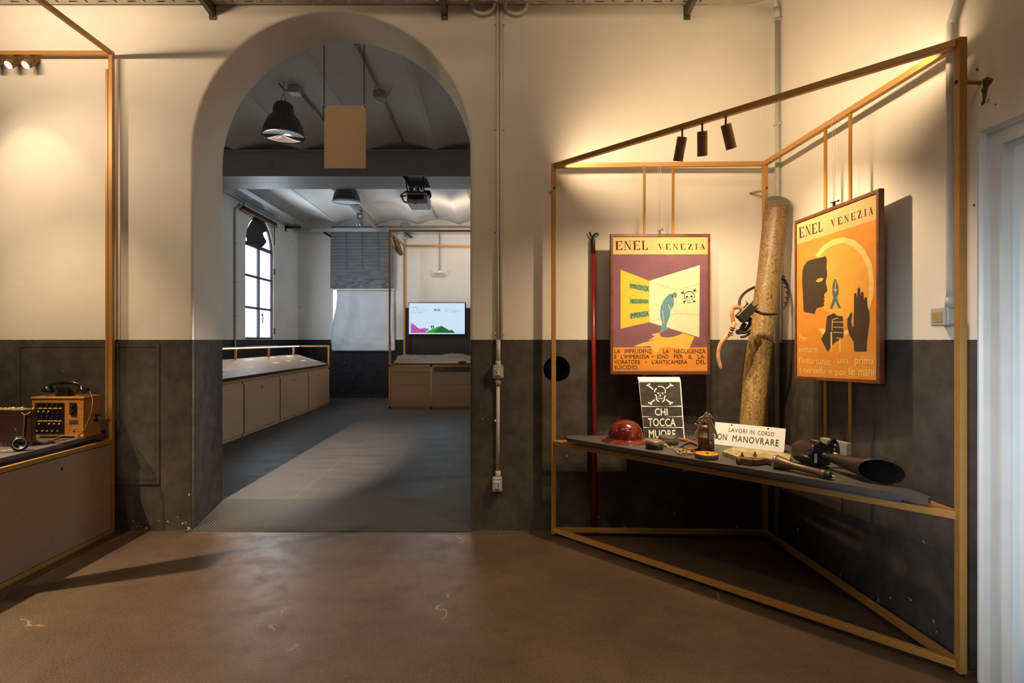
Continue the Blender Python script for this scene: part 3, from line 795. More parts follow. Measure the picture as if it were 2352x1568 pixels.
def poster(name, label, corners3, src, hang_px):
    """corners3 TL,TR,BR,BL of the frame front; src the same corners in page coordinates"""
    TL, TRr, BR, BL = [Vector(c) for c in corners3]
    BR = TRr + (BL-TL)
    h = homog(src, [(0,0),(1,0),(1,1),(0,1)])
    nrm = (TRr-TL).cross(BL-TL).normalized()
    if nrm.dot(TL-Vector((0, 0, EYE))) > 0: nrm = -nrm
    def pt(u, v, off=0.0): return (TL.lerp(TRr, u)).lerp(BL.lerp(BR, u), v) + nrm*off
    t = thing(name, (BL+BR)/2, label, 'poster', 'framed safety posters')
    W = (TRr-TL).length; H = (BL-TL).length; fw = .017
    mb = MB()
    us = (0, fw/W, 1-fw/W, 1); vs_ = (0, fw/H, 1-fw/H, 1)
    out = [(0,0),(1,0),(1,1),(0,1)]; inn = [(us[1],vs_[1]),(us[2],vs_[1]),(us[2],vs_[2]),(us[1],vs_[2])]
    mid_ = [(u+(.5-u)*.006, v+(.5-v)*.004) for u, v in out]
    rings = [[pt(u, v, -.030) for u, v in out], [pt(u, v, -.003) for u, v in out], [pt(u, v, 0) for u, v in mid_], [pt(u+(.5-u)*.008, v+(.5-v)*.006, 0) for u, v in inn], [pt(u, v, -.006) for u, v in inn]]
    vv = [p for r in rings for p in r]
    mb.add(vv, [(r*4+i, r*4+(i+1)%4, (r+1)*4+(i+1)%4, (r+1)*4+i) for r in range(4) for i in range(4)]); mb.build('frame', m_frame, t)
    MB().add([pt(u, v, -.028) for u, v in out], [(0,1,2,3)]).build('backing', m_frame, t)
    lay = [0]
    def layer(): lay[0] += 1
    def fn(x, y):
        u, v = h(x, y); u = min(max(u, us[1]*.9), 1-us[1]*.9); v = min(max(v, vs_[1]*.9), 1-vs_[1]*.9); return pt(u, v, -.0072+.00012*lay[0])
    # hanging line and clip
    c = pt(.5, 0, -.012)
    mb = MB(); mb.tube([c+Vector((-.003,0,.012)), (c.x-.012, c.y, ZT-T)], .0011, 6); mb.tube([c+Vector((.003,0,.012)), (c.x+.006, c.y, ZT-T)], .0011, 6); mb.build('hanging_line', m_wire, t)
    mb = MB(); mb.cbox((.012, .012, .03), TR(c.x, c.y, c.z+.012)); mb.bar(c+Vector((-.022,0,.022)), c+Vector((.018,0,.032)), .005); mb.lathe([(.006,0),(.006,.012)], axisM(c+Vector((.016,-.006,.03)), (0,-1,0)), 8); mb.build('clip', m_dark, t)
    return t, fn, layer
def addp(mb, polys, fn, mi):
    for p in polys: mb.poly([p], fn, mi)

# left poster, page coordinates are enlarged photo pixels
Yp = 4.185
q = lambda zx, zy: P(1240+zx*.2679, 500+zy*.2679, Yp)
src = [(604, 137), (1463, 137), (1457, 1344), (604, 1344)]
p1, fn, layer = poster('framed_poster', 'framed poster of a stooped blue man walking toward a skull', [q(*s) for s in src], src, 1513)
mb = MB(); R = rect
mb.poly([R(604,137,1463,1344)], fn, 1)
layer(); mb.poly([R(604,137,1463,313)], fn, 0); mb.poly([R(604,1112,1432,1312)], fn, 6)
mb.poly([[(694,446),(938,541),(938,896),(694,952)]], fn, 2)
mb.poly([[(938,541),(1373,406),(1366,1026),(938,896)]], fn, 3)
layer()
for l in (((938,541),(1168,622)), ((1168,622),(1373,568)), ((1168,622),(1168,822)), ((938,896),(1168,822)), ((1168,822),(1368,836)), ((938,541),(938,896))): addp(mb, stroke(l, 3), fn, 8)
for y0, y1, y2, y3 in ((563, 585, 637, 603), (694, 701, 738, 739), (820, 797, 848, 870)):
    mb.poly([[(772,y0),(934,y1),(934,y2),(772,y3)]], fn, 5)
addp(mb, stroke([(772,563),(772,603)], 5)+stroke([(934,585),(934,637)], 4), fn, 8)
# torn orange sheet with its flap
torn = [(1025,985),(955,1000),(985,1018),(925,1055),(1000,1046),(880,1075),(805,1102),(850,1108),(950,1100),(975,1150),(1000,1200),(1035,1112),(1100,1110),(1180,1118),(1230,1185),(1285,1110),(1325,1020),(1225,990),(1150,1022),(1090,1028),(1040,1022)]
mb.poly([torn], fn, 9)
layer()
man = [(1132,652),(1110,655),(1085,678),(1060,712),(1040,755),(1031,800),(1033,850),(1040,880),(1050,895),(1043,935),(1033,960),(1028,986),(1042,988),(1085,965),(1111,942),(1108,936),(1092,944),(1086,920),(1100,880),(1116,845),(1119,800),(1122,790),(1135,796),(1140,780),(1150,745),(1150,700),(1146,680)]
mb.poly([man], fn, 4); mb.poly([circ(1155, 665, 22, 24)], fn, 4)
layer(); addp(mb, stroke([(1144,665),(1150,690),(1168,688)], 3)+stroke([(1104,742),(1112,775),(1135,795)], 4)+stroke([(1055,800),(1060,850),(1062,905)], 3)+stroke([(1130,770),(1138,770),(1128,795)], 4), fn, 3)
serif_into(mb, 'ENEL', [(646,200),(930,194),(930,274),(648,276)], fn, 7, gap=.18)
serif_into(mb, 'VENEZIA', [(1016,224),(1418,220),(1420,270),(1018,274)], fn, 7, gap=.42)
for s, qd in (('IMPRUDENZA', [(780,567),(930,588),(930,634),(780,604)]), ('NEGLIGENZA', [(780,699),(932,705),(932,734),(780,735)]), ('IMPERIZIA', [(780,822),(932,802),(932,838),(780,864)])):
    text_into(mb, s, qd, fn, 7, .006)
lines = (('LA', 640, 690, 0), ('IMPRUDENZ', 728, 960, 0), ('.', 1004, 1012, 0), ('LA', 1056, 1106, 0), ('NEGLIGENZA', 1148, 1420, 0), ('E', 640, 660, 1), ("L'IMPERIZIA", 696, 940, 1), ('-', 960, 975, 1), ('SONO', 1000, 1102, 1), ('PER', 1148, 1226, 1), ('IL', 1274, 1306, 1), ('LA-', 1352, 1420, 1),
         ('VORATORE', 640, 862, 2), ('-', 902, 918, 2), ("L'ANTICAMERA", 960, 1264, 2), ('DEL', 1338, 1420, 2), ('SUICIDIO.', 640, 846, 3))
for s, x0, x1, r in lines:
    y0 = (1127, 1173, 1219, 1265)[r]; y1 = y0+36
    if s == '.': y0 = y1-8
    if s == '-': y0, y1 = y0+15, y0+21
    text_into(mb, s, [(x0,y0),(x1,y0),(x1,y1),(x0,y1)], fn, 7, .012)
# skull with crossed bones
S = stroke(circ(1281, 672, 44, 40, 20, 200, 340), 6)+stroke([(1240,658),(1240,690),(1250,690)], 5)+stroke([(1324,658),(1326,680),(1318,690)], 5)
S += stroke([(1212,640),(1236,650)], 8)+stroke([(1216,655),(1232,634)], 8)+stroke([(1318,620),(1340,632)], 8)+stroke([(1318,634),(1336,614)], 8)
S += stroke([(1228,722),(1252,712)], 8)+stroke([(1236,734),(1244,716)], 8)+stroke([(1312,712),(1334,722)], 8)+stroke([(1318,726),(1326,712)], 8)
S += stroke([(1252,690),(1262,702)], 6)+stroke([(1312,690),(1302,702)], 6)+stroke([(1264,722),(1280,730),(1300,726)], 5)+stroke([(1264,708),(1300,706)], 3)
S += [circ(1262, 678, 11, 8, 10), circ(1300, 676, 11, 8, 10), [(1281,684),(1276,694),(1287,694)]]
addp(mb, S, fn, 7)
addp(mb, stroke([(1430,945),(1422,1000),(1428,1060)], 2), fn, 7)
mb.build('print', PM, p1)

# right poster
def q2(zx, zy, Y): return P(1640+zx*.3317, 400+zy*.3317, Y)
src = [(562, 325), (1135, 97), (1150, 1480), (550, 1418)]
Yf, Yn = 3.70, 2.985
p2, fn, layer = poster('framed_poster', 'framed orange poster with dark profile, raised hand and pliers', [q2(556,325,Yf), q2(1142.5,97,Yn), q2(1142.5,1480,Yn), q2(556,1418,Yf)], src, 1918)
PM2 = [m_cream, m_or2, m_or3, m_lett, m_char, m_steelblue, m_inkp, m_yellow]
mb = MB()
mb.poly([[(545,300),(1140,80),(1160,1490),(540,1425)]], fn, 1)
layer(); mb.poly([[(555,310),(1140,80),(1140,296),(560,486)]], fn, 0)
disc = [(690,562),(740,492),(810,447),(885,431),(960,450),(1030,512),(1080,612),(1097,740),(1090,850),(1066,935)]
inner = [(1052,905),(1062,830),(1064,745),(1050,640),(1005,548),(945,492),(885,470),(820,482),(760,517),(714,567)]
mb.poly([inner + [(700,600),(700,900),(880,1010)]], fn, 2)
layer(); mb.poly([disc+inner], fn, 3)
addp(mb, [[(710,1066),(740,1060),(768,1075),(745,1106)], [(888,1086),(915,1076),(920,1104),(890,1118)]], fn, 3)
layer()
face = [(604,700),(606,660),(618,622),(642,592),(700,574),(745,566),(760,558),(772,580),(769,640),(774,692),(763,735),(776,798),(758,816),(751,830),(756,845),(749,855),(756,866),(750,880),(752,902),(735,913),(704,918),(694,935),(686,960),(612,942),(610,880),(604,760)]
mb.poly([face], fn, 4)
hand = [(958,824),(974,814),(980,850),(984,782),(1000,780),(1006,840),(1010,808),(1024,812),(1030,870),(1036,845),(1048,850),(1056,920),(1068,960),(1070,1020),(1060,1100),(1053,1160),(1050,1238),(962,1235),(957,1165),(928,1115),(911,1045),(913,1000),(938,952),(947,960),(940,1022),(950,1062),(956,1050),(958,950)]
mb.poly([hand], fn, 4)
for i, x in ((0, 0), (1, 7)): pass
pl = [(822,718),(836,719),(851,770),(852,822),(838,848),(866,918),(862,926),(852,926),(828,872),(808,926),(795,930),(794,915),(816,845),(808,825),(808,768)]
mb.poly([pl], fn, 5)
layer(); addp(mb, stroke([(833,735),(828,770),(835,800),(828,812)], 4)+[circ(829, 792, 9, 10, 12)], fn, 2)
addp(mb, [[(796,930),(807,930),(808,1232),(796,1232)], [(853,926),(865,924),(869,1234),(856,1234)]], fn, 7)
layer(); fist = [(772,978),(818,955),(842,974),(880,980),(884,1008),(880,1020),(886,1050),(882,1060),(886,1090),(884,1128),(868,1142),(820,1168),(775,1230),(730,1138),(760,1082),(766,1020)]
mb.poly([fist], fn, 4)
layer(); addp(mb, [[(796,1090),(807,1090),(808,1232),(796,1232)], [(855,1140),(868,1140),(869,1234),(856,1234)]], fn, 7)
addp(mb, stroke([(808,1000),(806,1080)], 4)+stroke([(812,1018),(880,1022)], 4)+stroke([(815,1055),(880,1058)], 4)+stroke([(815,1092),(882,1096)], 4)+stroke([(835,1132),(868,1135)], 4)+stroke([(815,1000),(850,990)], 4), fn, 3)
mb.poly([[(695,732),(712,714),(735,708),(750,716),(735,732),(712,738)]], fn, 2)
ft_ = lambda x, y: fn(562+(x-562)*.968, y+(x-562)*.012)
serif_into(mb, 'ENEL', [(585,370),(750,320),(750,388),(588,440)], ft_, 6, gap=.18)
serif_into(mb, 'VENEZIA', [(806,312),(1103,212),(1106,264),(810,360)], ft_, 6, gap=.42)
for s, qd in (('Per', [(580,1096),(638,1108),(638,1152),(580,1142)]), ('evitare', [(576,1188),(706,1186),(706,1230),(576,1226)]), ("l'infortunio:", [(578,1262),(812,1268),(812,1328),(578,1302)]), ('usa', [(855,1276),(934,1284),(934,1318),(855,1312)]), ('prima', [(980,1262),(1118,1278),(1118,1342),(980,1340)]),
              ('il', [(580,1336),(592,1338),(592,1378),(580,1376)]), ('cervello', [(610,1330),(766,1340),(766,1388),(610,1374)]), ('e', [(790,1356),(814,1358),(814,1390),(790,1388)]), ('poi', [(838,1352),(912,1350),(912,1418),(838,1412)]), ('le', [(936,1342),(980,1346),(980,1402),(936,1398)]), ('mani', [(1006,1348),(1122,1338),(1122,1418),(1006,1408)])):
    text_into(mb, s, qd, ft_, 3, .006)
addp(mb, stroke([(1130,1105),(1122,1140),(1132,1180)], 2), fn, 6)
mb.build('print', PM2, p2)

# ---------------------------------------------------------------- boat-hook pole
ph = thing('hook_pole', (.735, 4.34, 0), 'thin dark red pole with a black hook behind the left poster', 'pole')
c0 = P(1366.5, 1211, 4.34); c0.z = .002; c1 = P(1362, 552, 4.372)
MB().tube([c0, c1], [.0205, .0165], 14).build('shaft', m_red, ph)
d = (c1-c0).normalized(); mb = MB()
mb.lathe([(.017, -.10), (.017, 0), (.012, .02), (.008, .03)], axisM(c1, d), 12)
pt = lambda x, y: P(x, y, c1.y)
mb.tube(bez([pt(1362, 550), pt(1361, 545), pt(1357, 540), pt(1354, 532)], 5), [.007]*15+[.003], 8); mb.tube(bez([pt(1362, 548), pt(1364, 540), pt(1369, 536), pt(1373, 538), pt(1374, 541)], 5), [.007]*20+[.004], 8)
mb.build('hook', m_dark, ph)

# ---------------------------------------------------------------- things on the shelf
ON = ZS
# helmet
c = Vector((.897, 3.955, ON)); hm = thing('hard_hat', c, 'maroon full brim hard hat at the left end of the shelf', 'helmet')
mb = MB(); n = 40
prof = [(.113, .022), (.1125, .045), (.108, .07), (.098, .098), (.080, .122), (.055, .141), (.028, .151), (.001, .154)]
M0 = TR(*c) @ RZ(-18) @ Matrix.Diagonal((1.06, .96, 1, 1))
mb.lathe(prof, M0, n, caps=False); mb.build('shell', m_helmet, hm)
mb = MB()
mb.lathe([(.112, .026), (.122, .022), (.138, .013), (.152, .003), (.155, .001), (.154, .0), (.136, .008), (.118, .016), (.108, .018)], M0, n, caps=False); mb.build('brim', m_helmet, hm)
mb = MB()
for k in range(14): a = 2*PI*k/14; p = M0 @ Vector((.1125*math.cos(a), .1125*math.sin(a), .034)); mb.lathe([(.0035, 0), (.002, .0025)], axisM(p-Vector((math.cos(a), math.sin(a), 0))*.001, M0.to_3x3() @ Vector((math.cos(a), math.sin(a), 0))), 8)
mb.build('rivet', m_brassy, hm)

# skull sign
sg = thing('warning_sign', PZ(1527, 1010, ON), 'black warning sign with white skull and CHI TOCCA MUORE plates', 'sign')
bl = PZ(1481, 1008, ON+.002); br = PZ(1573, 1009.5, ON+.002); Yt = 4.165
tl = P(1466.5, 873, Yt); tr_ = P(1563.5, 873, Yt)
src = [(1111, 160), (1587, 160), (1637, 827), (1178, 822)]
hh = homog(src, [(0,0),(1,0),(1,1),(0,1)]); nr = (tr_-tl).cross(bl-tl).normalized(); nr = -nr if nr.y > 0 else nr
def sp(u, v, o): return tl.lerp(tr_, u).lerp(bl.lerp(br, u), v)+nr*o
def sfn(o): return lambda x, y: sp(*hh(x, y), o)
mb = MB(); mb.prism(rect(0,0,1,1), lambda u, v: sp(u, v, 0), lambda u, v: sp(u, v, -.012))
lip = [sp(0,0,0), sp(1,0,0), sp(1,0,0)+Vector((0,.03,.022)), sp(0,0,0)+Vector((0,.03,.022))]; mb.add(lip+[v+Vector((0,.006,-.004)) for v in lip], [(0,1,2,3), (4,5,6,7), (0,3,7,4), (1,2,6,5), (2,3,7,6)])
mb.build('panel', m_white2, sg)
def cornerq(y0, y1): 
    def ex(y): t = (y-172)/(827-172); return (1116+t*62+2, 1578+t*50-3)
    a, b = ex(y0); c_, d_ = ex(y1); return [(a, y0), (b, y0), (d_, y1), (c_, y1)]
for y0, y1 in ((182, 450), (470, 568), (584, 687), (703, 812)):
    mb = MB(); qd = cornerq(y0, y1); mb.prism(qd, sfn(.0005), sfn(.003)); mb.build('plate', m_blackplate, sg)
mb = MB(); f4 = sfn(.0042)
for s, x0, x1, y0, y1, sh in (('CHI', 1292, 1436, 488, 570, 0), ('TOCCA', 1214, 1528, 598, 688, 2), ('MUORE', 1222, 1528, 722, 810, 2)):
    text_into(mb, s, [(x0,y0),(x1,y0+sh),(x1+3,y1+sh),(x0+3,y1)], f4, 0, .012, 1.0)
mb.build('lettering', m_white2, sg); mb = MB(); S = []
for a, b in (((1222,225),(1272,268)), ((1424,258),(1476,222)), ((1240,432),(1290,392)), ((1424,390),(1478,430))):
    S += stroke([a, b], 13)
for x, y in ((1210,222),(1232,208),(1468,210),(1490,224),(1228,428),(1252,440),(1468,440),(1488,424)): S.append(circ(x, y, 11, 10, 10))
S += stroke(circ(1350, 290, 62, 56, 16, 250, 370), 10)+stroke([(1412,300),(1408,312)], 12)+stroke([(1312,258),(1294,280),(1288,302)], 12)
S += [[(1318,308),(1344,308),(1340,322),(1326,326)], [(1368,308),(1392,308),(1388,324),(1372,322)], [(1354,322),(1364,352),(1342,352)]]
S += stroke([(1296,332),(1312,348),(1314,392),(1340,412)], 12)+stroke([(1416,346),(1404,352),(1402,396),(1380,414)], 12)+stroke([(1330,376),(1386,376)], 7)
addp(mb, S, f4, 0); mb.build('skull_emblem', m_white2, sg)

# round tins, strap, chain
def tin(px, py, Y, r, h, label, mats):
    c = P(px, py, Y); c.z = ON; t = thing('round_tin', c, label, 'tin', 'tins on the shelf')
    MB().lathe([(r*.97, 0), (r, .002), (r, h*.62), (r*.98, h*.64)], TR(*c), 36).build('body', mats[0], t)
    MB().lathe([(r*.98, h*.64), (r*.98, h*.66), (r*.94, h*.9), (r*.88, h*.97), (r*.7, h), (.001, h)], TR(*c), 36, caps=False).build('lid', mats[1], t)
m_bak = M_('brown_black_tin', (.022, .017, .014), .25, var=.3); m_lidw = M_('worn_lid', (.20, .155, .125), .35, .3, var=.3, scale=30); m_lidd = M_('dull_tin', (.085, .072, .06), .5, .3, var=.4, scale=20)
tin(1503.5, 1030, 3.685, .056, .058, 'black round tin with pale worn lid beside the hard hat', [m_bak, m_lidw])
tin(1535, 1018, 3.86, .066, .056, 'dull dark round tin in front of the skull sign', [m_lidd, m_lidd])
st = thing('leather_strap', PZ(1580, 1025, ON), 'brown leather strap loop lying between tins and canister', 'strap')
S3 = lambda x, y, h=.008: PZ(x, y, ON+h)
MB().tube(bez([S3(1509,1011,.012), S3(1512,1007,.018), S3(1522,1005,.022), S3(1540,1004,.022), S3(1560,1008,.02), S3(1580,1013,.016), S3(1598,1019,.012), S3(1603,1024,.012), S3(1601,1030,.012), S3(1590,1033,.012), S3(1578,1032,.012), S3(1572,1028,.012)], 6), .0032, 8, flat=3.6, up=(0,0,1)).build('band', m_leather, st)
MB().tube(bez([S3(1562,1028,.006), S3(1570,1022,.016), S3(1578,1018,.026), S3(1588,1017,.026), S3(1600,1022,.018)], 6), .003, 8, flat=3.4, up=(0,0,1)).build('band', m_leather2, st)
ch = MB(); rnd = random.Random(3)
path = bez([S3(1520,1018), S3(1528,1022), S3(1540,1028), S3(1552,1032), S3(1566,1038), S3(1578,1040), S3(1570,1034), S3(1556,1036), S3(1560,1042), S3(1574,1043), S3(1584,1038), S3(1572,1040), S3(1550,1034), S3(1566,1034), S3(1580,1041), S3(1592,1040), S3(1600,1042)], 5)
for i, p in enumerate(path):
    d = Vector((rnd.uniform(-1,1), rnd.uniform(-1,1), rnd.uniform(-.4,.4))).normalized(); zz = Vector((rnd.uniform(-.5,.5), rnd.uniform(-.5,.5), 1)).normalized(); y_ = zz.cross(d).normalized()
    pp = Vector(p)+Vector((rnd.uniform(-.008,.008), rnd.uniform(-.012,.012), rnd.uniform(-.002,.012)))
    big = 1.7 if i < 8 else 1.0
    ch.tube([pp+d*(.008*big*math.cos(a))+y_*(.005*big*math.sin(a)) for a in [2*PI*k/10 for k in range(10)]], .0022*(1.2 if i < 8 else 1), 6, closed=True)
tag(ch.build('chain', m_brassy), 'small heap of brassy chain links on the shelf before the strap', 'chain')

# orange disc
c = PZ(1623, 1052, ON); dk = thing('round_box', c, 'flat round box with orange top at the shelf front edge', 'box')
MB().lathe([(.066, 0), (.0665, .003), (.0665, .027), (.065, .029)], TR(*c), 40).build('body', m_discside, dk)
MB().lathe([(.065, .029), (.064, .0305), (.001, .0305)], TR(*c), 40, caps=False).build('lid', m_orange, dk)
mb = MB(); lf = lambda u, v: (c.x+u, c.y+v, ON+.0312)
addp(mb, stroke([(-.038,.014),(-.016,.006)], .007)+stroke([(.042,-.014),(.02,-.006)], .007)+stroke([(-.008,-.026),(.004,.002)], .014)+stroke([(.004,.002),(.02,.022)], .009)+stroke([(.004,.002),(-.006,.02)], .007), lf, 0)
mb.build('emblem', m_ink, dk)

# canister with straps
c = P(1621, 1038, 3.60); c.z = ON
cn = thing('filter_canister', c, 'brown metal canister with buckled straps standing before the white sign', 'canister')
r = .046
MB().lathe([(r, 0), (r, .088), (r*1.06, .090), (r*1.06, .098), (r*.97, .100), (r*.97, .150), (r*.90, .163), (r*.80, .167), (.018, .170), (.016, .185), (.022, .187), (.022, .20), (.001, .203)], TR(c.x-.006, c.y-.01, c.z), 32).build('body', m_copper, cn)
MB().lathe([(.030, 0), (.030, .175), (.024, .20), (.010, .212), (.001, .215)], TR(c.x+.034, c.y+.03, c.z), 24).build('bottle', m_lidd, cn)
S4 = lambda x, y, Y=3.54: P(1580+x*.0893, 930+y*.0893, Y)
for pts in (((320,430),(280,590),(215,720),(175,895)), ((420,330),(500,400),(545,500),(560,700),(570,900),(585,995)), ((560,320),(620,480),(690,640),(760,850)), ((300,345),(400,300),(470,230),(560,260),(590,300)), ((430,290),(370,400),(300,520),(250,680),(230,860)), ((590,560),(610,750),(630,900),(640,1000))):
    mb = MB(); mb.tube(bez([S4(*p) for p in pts], 6), .0075, 8, flat=.35, up=(0,-1,0)); mb.build('strap', m_strap, cn)
for pts in (((270,450),(300,370),(400,320),(520,300),(620,340),(660,450),(650,600)),):
    MB().tube(bez([S4(*p, 3.58) for p in pts], 6), .010, 8).build('hose', m_leather2, cn)
mb = MB()
for x, y in ((175,880),(585,995),(620,850),(640,790),(480,220),(560,270),(360,420),(460,420),(530,330)):
    p = S4(x, y, 3.535); mb.tube([p+Vector((.008*math.cos(a), 0, .008*math.sin(a))) for a in [2*PI*k/8 for k in range(8)]], .0026, 6, closed=True)
mb.tube([S4(180,470,3.56), S4(275,555,3.57)], .006, 8); mb.build('buckle', m_brassy, cn)

# white enamel sign
bl = PZ(1612, 1016, ON+.002); br = PZ(1800.5, 1039, ON+.002); up = Vector((.0, .0, 1)); dx = (br-bl).normalized()
nb = Vector((-dx.y, dx.x, 0)); nb = nb if nb.y > 0 else -nb
hgt = .150; lean = (up*math.cos(.28)+nb*math.sin(.28))*hgt
tl, tr_ = bl+lean, br+lean
es = thing('enamel_sign', (bl+br)/2, 'white enamel sign lettered LAVORI IN CORSO leaning on the log', 'sign')
W = (br-bl).length; nf = dx.cross(lean).normalized(); nf = nf if nf.y < 0 else -nf
ef = lambda o: (lambda u, v: bl+dx*(u*W)+lean*v+nf*o)
mb = MB()
def rr(u0, v0, u1, v1, ru, rv, n=4):
    o = []
    for cu, cv, a0 in ((u1-ru, v1-rv, 0), (u0+ru, v1-rv, 90), (u0+ru, v0+rv, 180), (u1-ru, v0+rv, 270)):
        for k in range(n+1): a = math.radians(a0+90*k/n); o.append((cu+ru*math.cos(a), cv+rv*math.sin(a)))
    return o
mb.prism(rr(0,0,1,1,.012,.04), ef(0), ef(-.004)); mb.build('panel', m_enamel, es)
MB().prism(rr(-.0, -.0, 1.0, 1.0, .012, .04), ef(-.004), ef(-.0065)).build('back', m_brassy, es)
mb = MB()
text_into(mb, 'LAVORI', [(.33,.80),(.555,.80),(.555,.62),(.33,.62)], ef(.0006), 0, .004, 1.1)
text_into(mb, 'IN', [(.59,.80),(.645,.80),(.645,.62),(.59,.62)], ef(.0006), 0, .004, 1.1)
text_into(mb, 'CORSO', [(.685,.80),(.875,.80),(.875,.62),(.685,.62)], ef(.0006), 0, .004, 1.1)
mb.build('lettering', m_ink, es); mb = MB()
text_into(mb, 'NON', [(.13,.50),(.315,.50),(.315,.22),(.13,.22)], ef(.0006), 0, .008, 1.15)
text_into(mb, 'MANOVRARE', [(.385,.50),(.935,.50),(.935,.22),(.385,.22)], ef(.0006), 0, .008, 1.15)
mb.build('lettering', m_ink, es)
mb = MB()
for u in (.36, .80): mb.lathe([(.0055, 0), (.004, .0015)], axisM(ef(.0003)(u, .93), nf), 10)
mb.build('hole', m_iron, es)

# lichen plank with rusty clamp
pts = [(1.372,3.467), (1.507,3.61), (1.717,3.43), (1.735,3.36), (1.64,3.19), (1.575,3.185), (1.545,3.24), (1.477,3.286), (1.395,3.304)]
pk = thing('marked_plank', (1.55, 3.37, ON), 'weathered plank with faint stencil marks and a rusty clamp', 'plank')
MB().prism(pts, lambda u, v: (u, v, ON), lambda u, v: (u, v, ON+.028)).build('board', m_plank, pk, bevel=.003)
mb = MB(); rnd = random.Random(5); o = Vector((1.43, 3.50)); ux = Vector((.76, -.65)); uy = Vector((-.62, -.74))
for r in range(4):
    s_ = .0
    while s_ < .27-r*.02:
        l = rnd.uniform(.010, .03); a = o+ux*s_+uy*(r*.036); addp(mb, stroke([tuple(a), tuple(a+ux*l)], rnd.uniform(.004,.008)), lambda u, v: (u, v, ON+.0285), 0); s_ += l+rnd.uniform(.006,.014)
mb.build('stencil_mark', m_iron, pk)
a = PZ(1693, 1056, ON+.02); b = PZ(1729, 1061, ON+.02); dd = (b-a).normalized(); mb = MB()
mb.bar(a, b, .045, .036); mb.bar(b, PZ(1758, 1057, ON+.02), .035, .03); mb.bar(PZ(1757,1057,ON+.02), PZ(1790,1064,ON+.02), .030, .03)
mb.build('clamp', m_rust, pk, bevel=.004)
MB().tube([a-dd*.012+Vector((0,-.03,0)), a+dd*.035+Vector((0,.0,.006))], .013, 12).build('pipe_stub', m_rust, pk)
for x, y in ((1704.5, 1047), (1734, 1046)):
    p = PZ(x, y, ON+.034); mb = MB(); mb.lathe([(.013, -.002), (.013, .001)], TR(*p), 12); mb.lathe([(.009, .001), (.009, .009)], TR(*p), 6, smooth=False); mb.lathe([(.0045, .009), (.0045, .022)], TR(*p), 10); mb.build('bolt', m_rust, pk)

# hand torch
a = P(1781, 1060, 3.13); a.z = ON+.037; b = P(1909, 1093, 2.868); b.z = ON+.022; d = (b-a).normalized(); L = (b-a).length
tc = thing('hand_torch', PZ(1845, 1085, ON), 'long brass hand torch lying along the shelf front edge', 'torch'); Mx = axisM(a, d)
MB().lathe([(.0355, .012), (.036, .02), (.033, .04), (.026, .075), (.0205, .10), (.0195, .104), (.0195, .11), (.0185, .112), (.0185, L-.05), (.0205, L-.048), (.0205, L-.03), (.019, L-.028)], Mx, 32).build('tube', m_brassdk, tc)
MB().lathe([(.028, -.006), (.0345, -.004), (.038, .002), (.038, .012), (.0355, .014)], Mx, 32).build('bezel', m_chrome, tc)
MB().lathe([(.019, L-.028), (.0195, L-.004), (.016, L)], Mx, 28).build('end_cap', m_black, tc)
mb = MB(); mb.lathe([(.005, L), (.005, L+.010), (.0025, L+.012), (.002, L+.024)], Mx, 10); mb.build('switch_pin', m_brassy, tc)

# siren with oval horn
sr = thing('horn_siren', (1.77, 3.14, ON), 'black electric siren with long oval mouthed horn at shelf right', 'siren')
d = Vector((.245, -.97, -.012)).normalized(); zc = ON+.071
M0 = Vector((1.772, 3.135, zc)); Mx = axisM(M0, d)
MB().lathe([(.03, -.155), (.050, -.150), (.061, -.135), (.064, -.11), (.064, -.012), (.068, -.010), (.068, -.004)], Mx, 40).build('motor_body', m_iron, sr)
mb = MB(); mb.lathe([(.068, -.004), (.071, -.003), (.071, .008), (.066, .012), (.05, .014), (.03, .020), (.001, .021)], Mx, 40, caps=False); mb.build('front_plate', m_blackgl, sr)
side = d.cross(Vector((0,0,1))).normalized(); side = side if side.x > 0 else -side; upv = side.cross(d); upv = upv if upv.z > 0 else -upv
for s_, u_ in ((-.062, -.015), (.0, .068), (.055, -.045)):
    mb = MB(); p = M0+side*s_+upv*u_; mb.lathe([(.013, -.055), (.014, -.05), (.014, .006), (.009, .008), (.009, .014)], axisM(p, d), 16); mb.build('lug', m_dark, sr)
fl = [(.04,.045),(.055,.052),(.072,.072),(.088,.083),(.108,.082),(.125,.062),(.135,.03),(.136,-.005),(.12,-.02),(.095,-.012),(.07,-.02),(.05,-.03)]
MB().prism(fl, lambda u, v: M0+side*u+upv*v-d*.012, lambda u, v: M0+side*u+upv*v+d*.006).build('flange', m_blackgl, sr, bevel=.003)
mb = MB(); 
for u_, v_ in ((.10,.05),(.095,.028)): mb.lathe([(.009,0),(.009,.007),(.005,.01)], axisM(M0+side*u_+upv*v_+d*.006, d), 12)
mb.build('bolt', m_steel, sr)
MB().tube([M0+side*.085+upv*.008+d*.006, M0+side*.10+upv*.0+d*.035], .011, 12).build('cable_gland', m_brassy, sr)
mb = MB(); mb.lathe([(.012, 0), (.012, .005)], axisM(M0-side*.035-upv*.01+d*.012, d), 4); mb.cbox((.018, .05, .002), basisM(M0-side*.038-upv*.012+d*.0195, side, upv, d)); mb.build('type_plate', m_grey, sr)
mb = MB()
mb.box((M0.x-.04, M0.y-.02, ON), (M0.x+.045, M0.y+.03, ON+.012)); mb.build('foot', m_dark, sr)
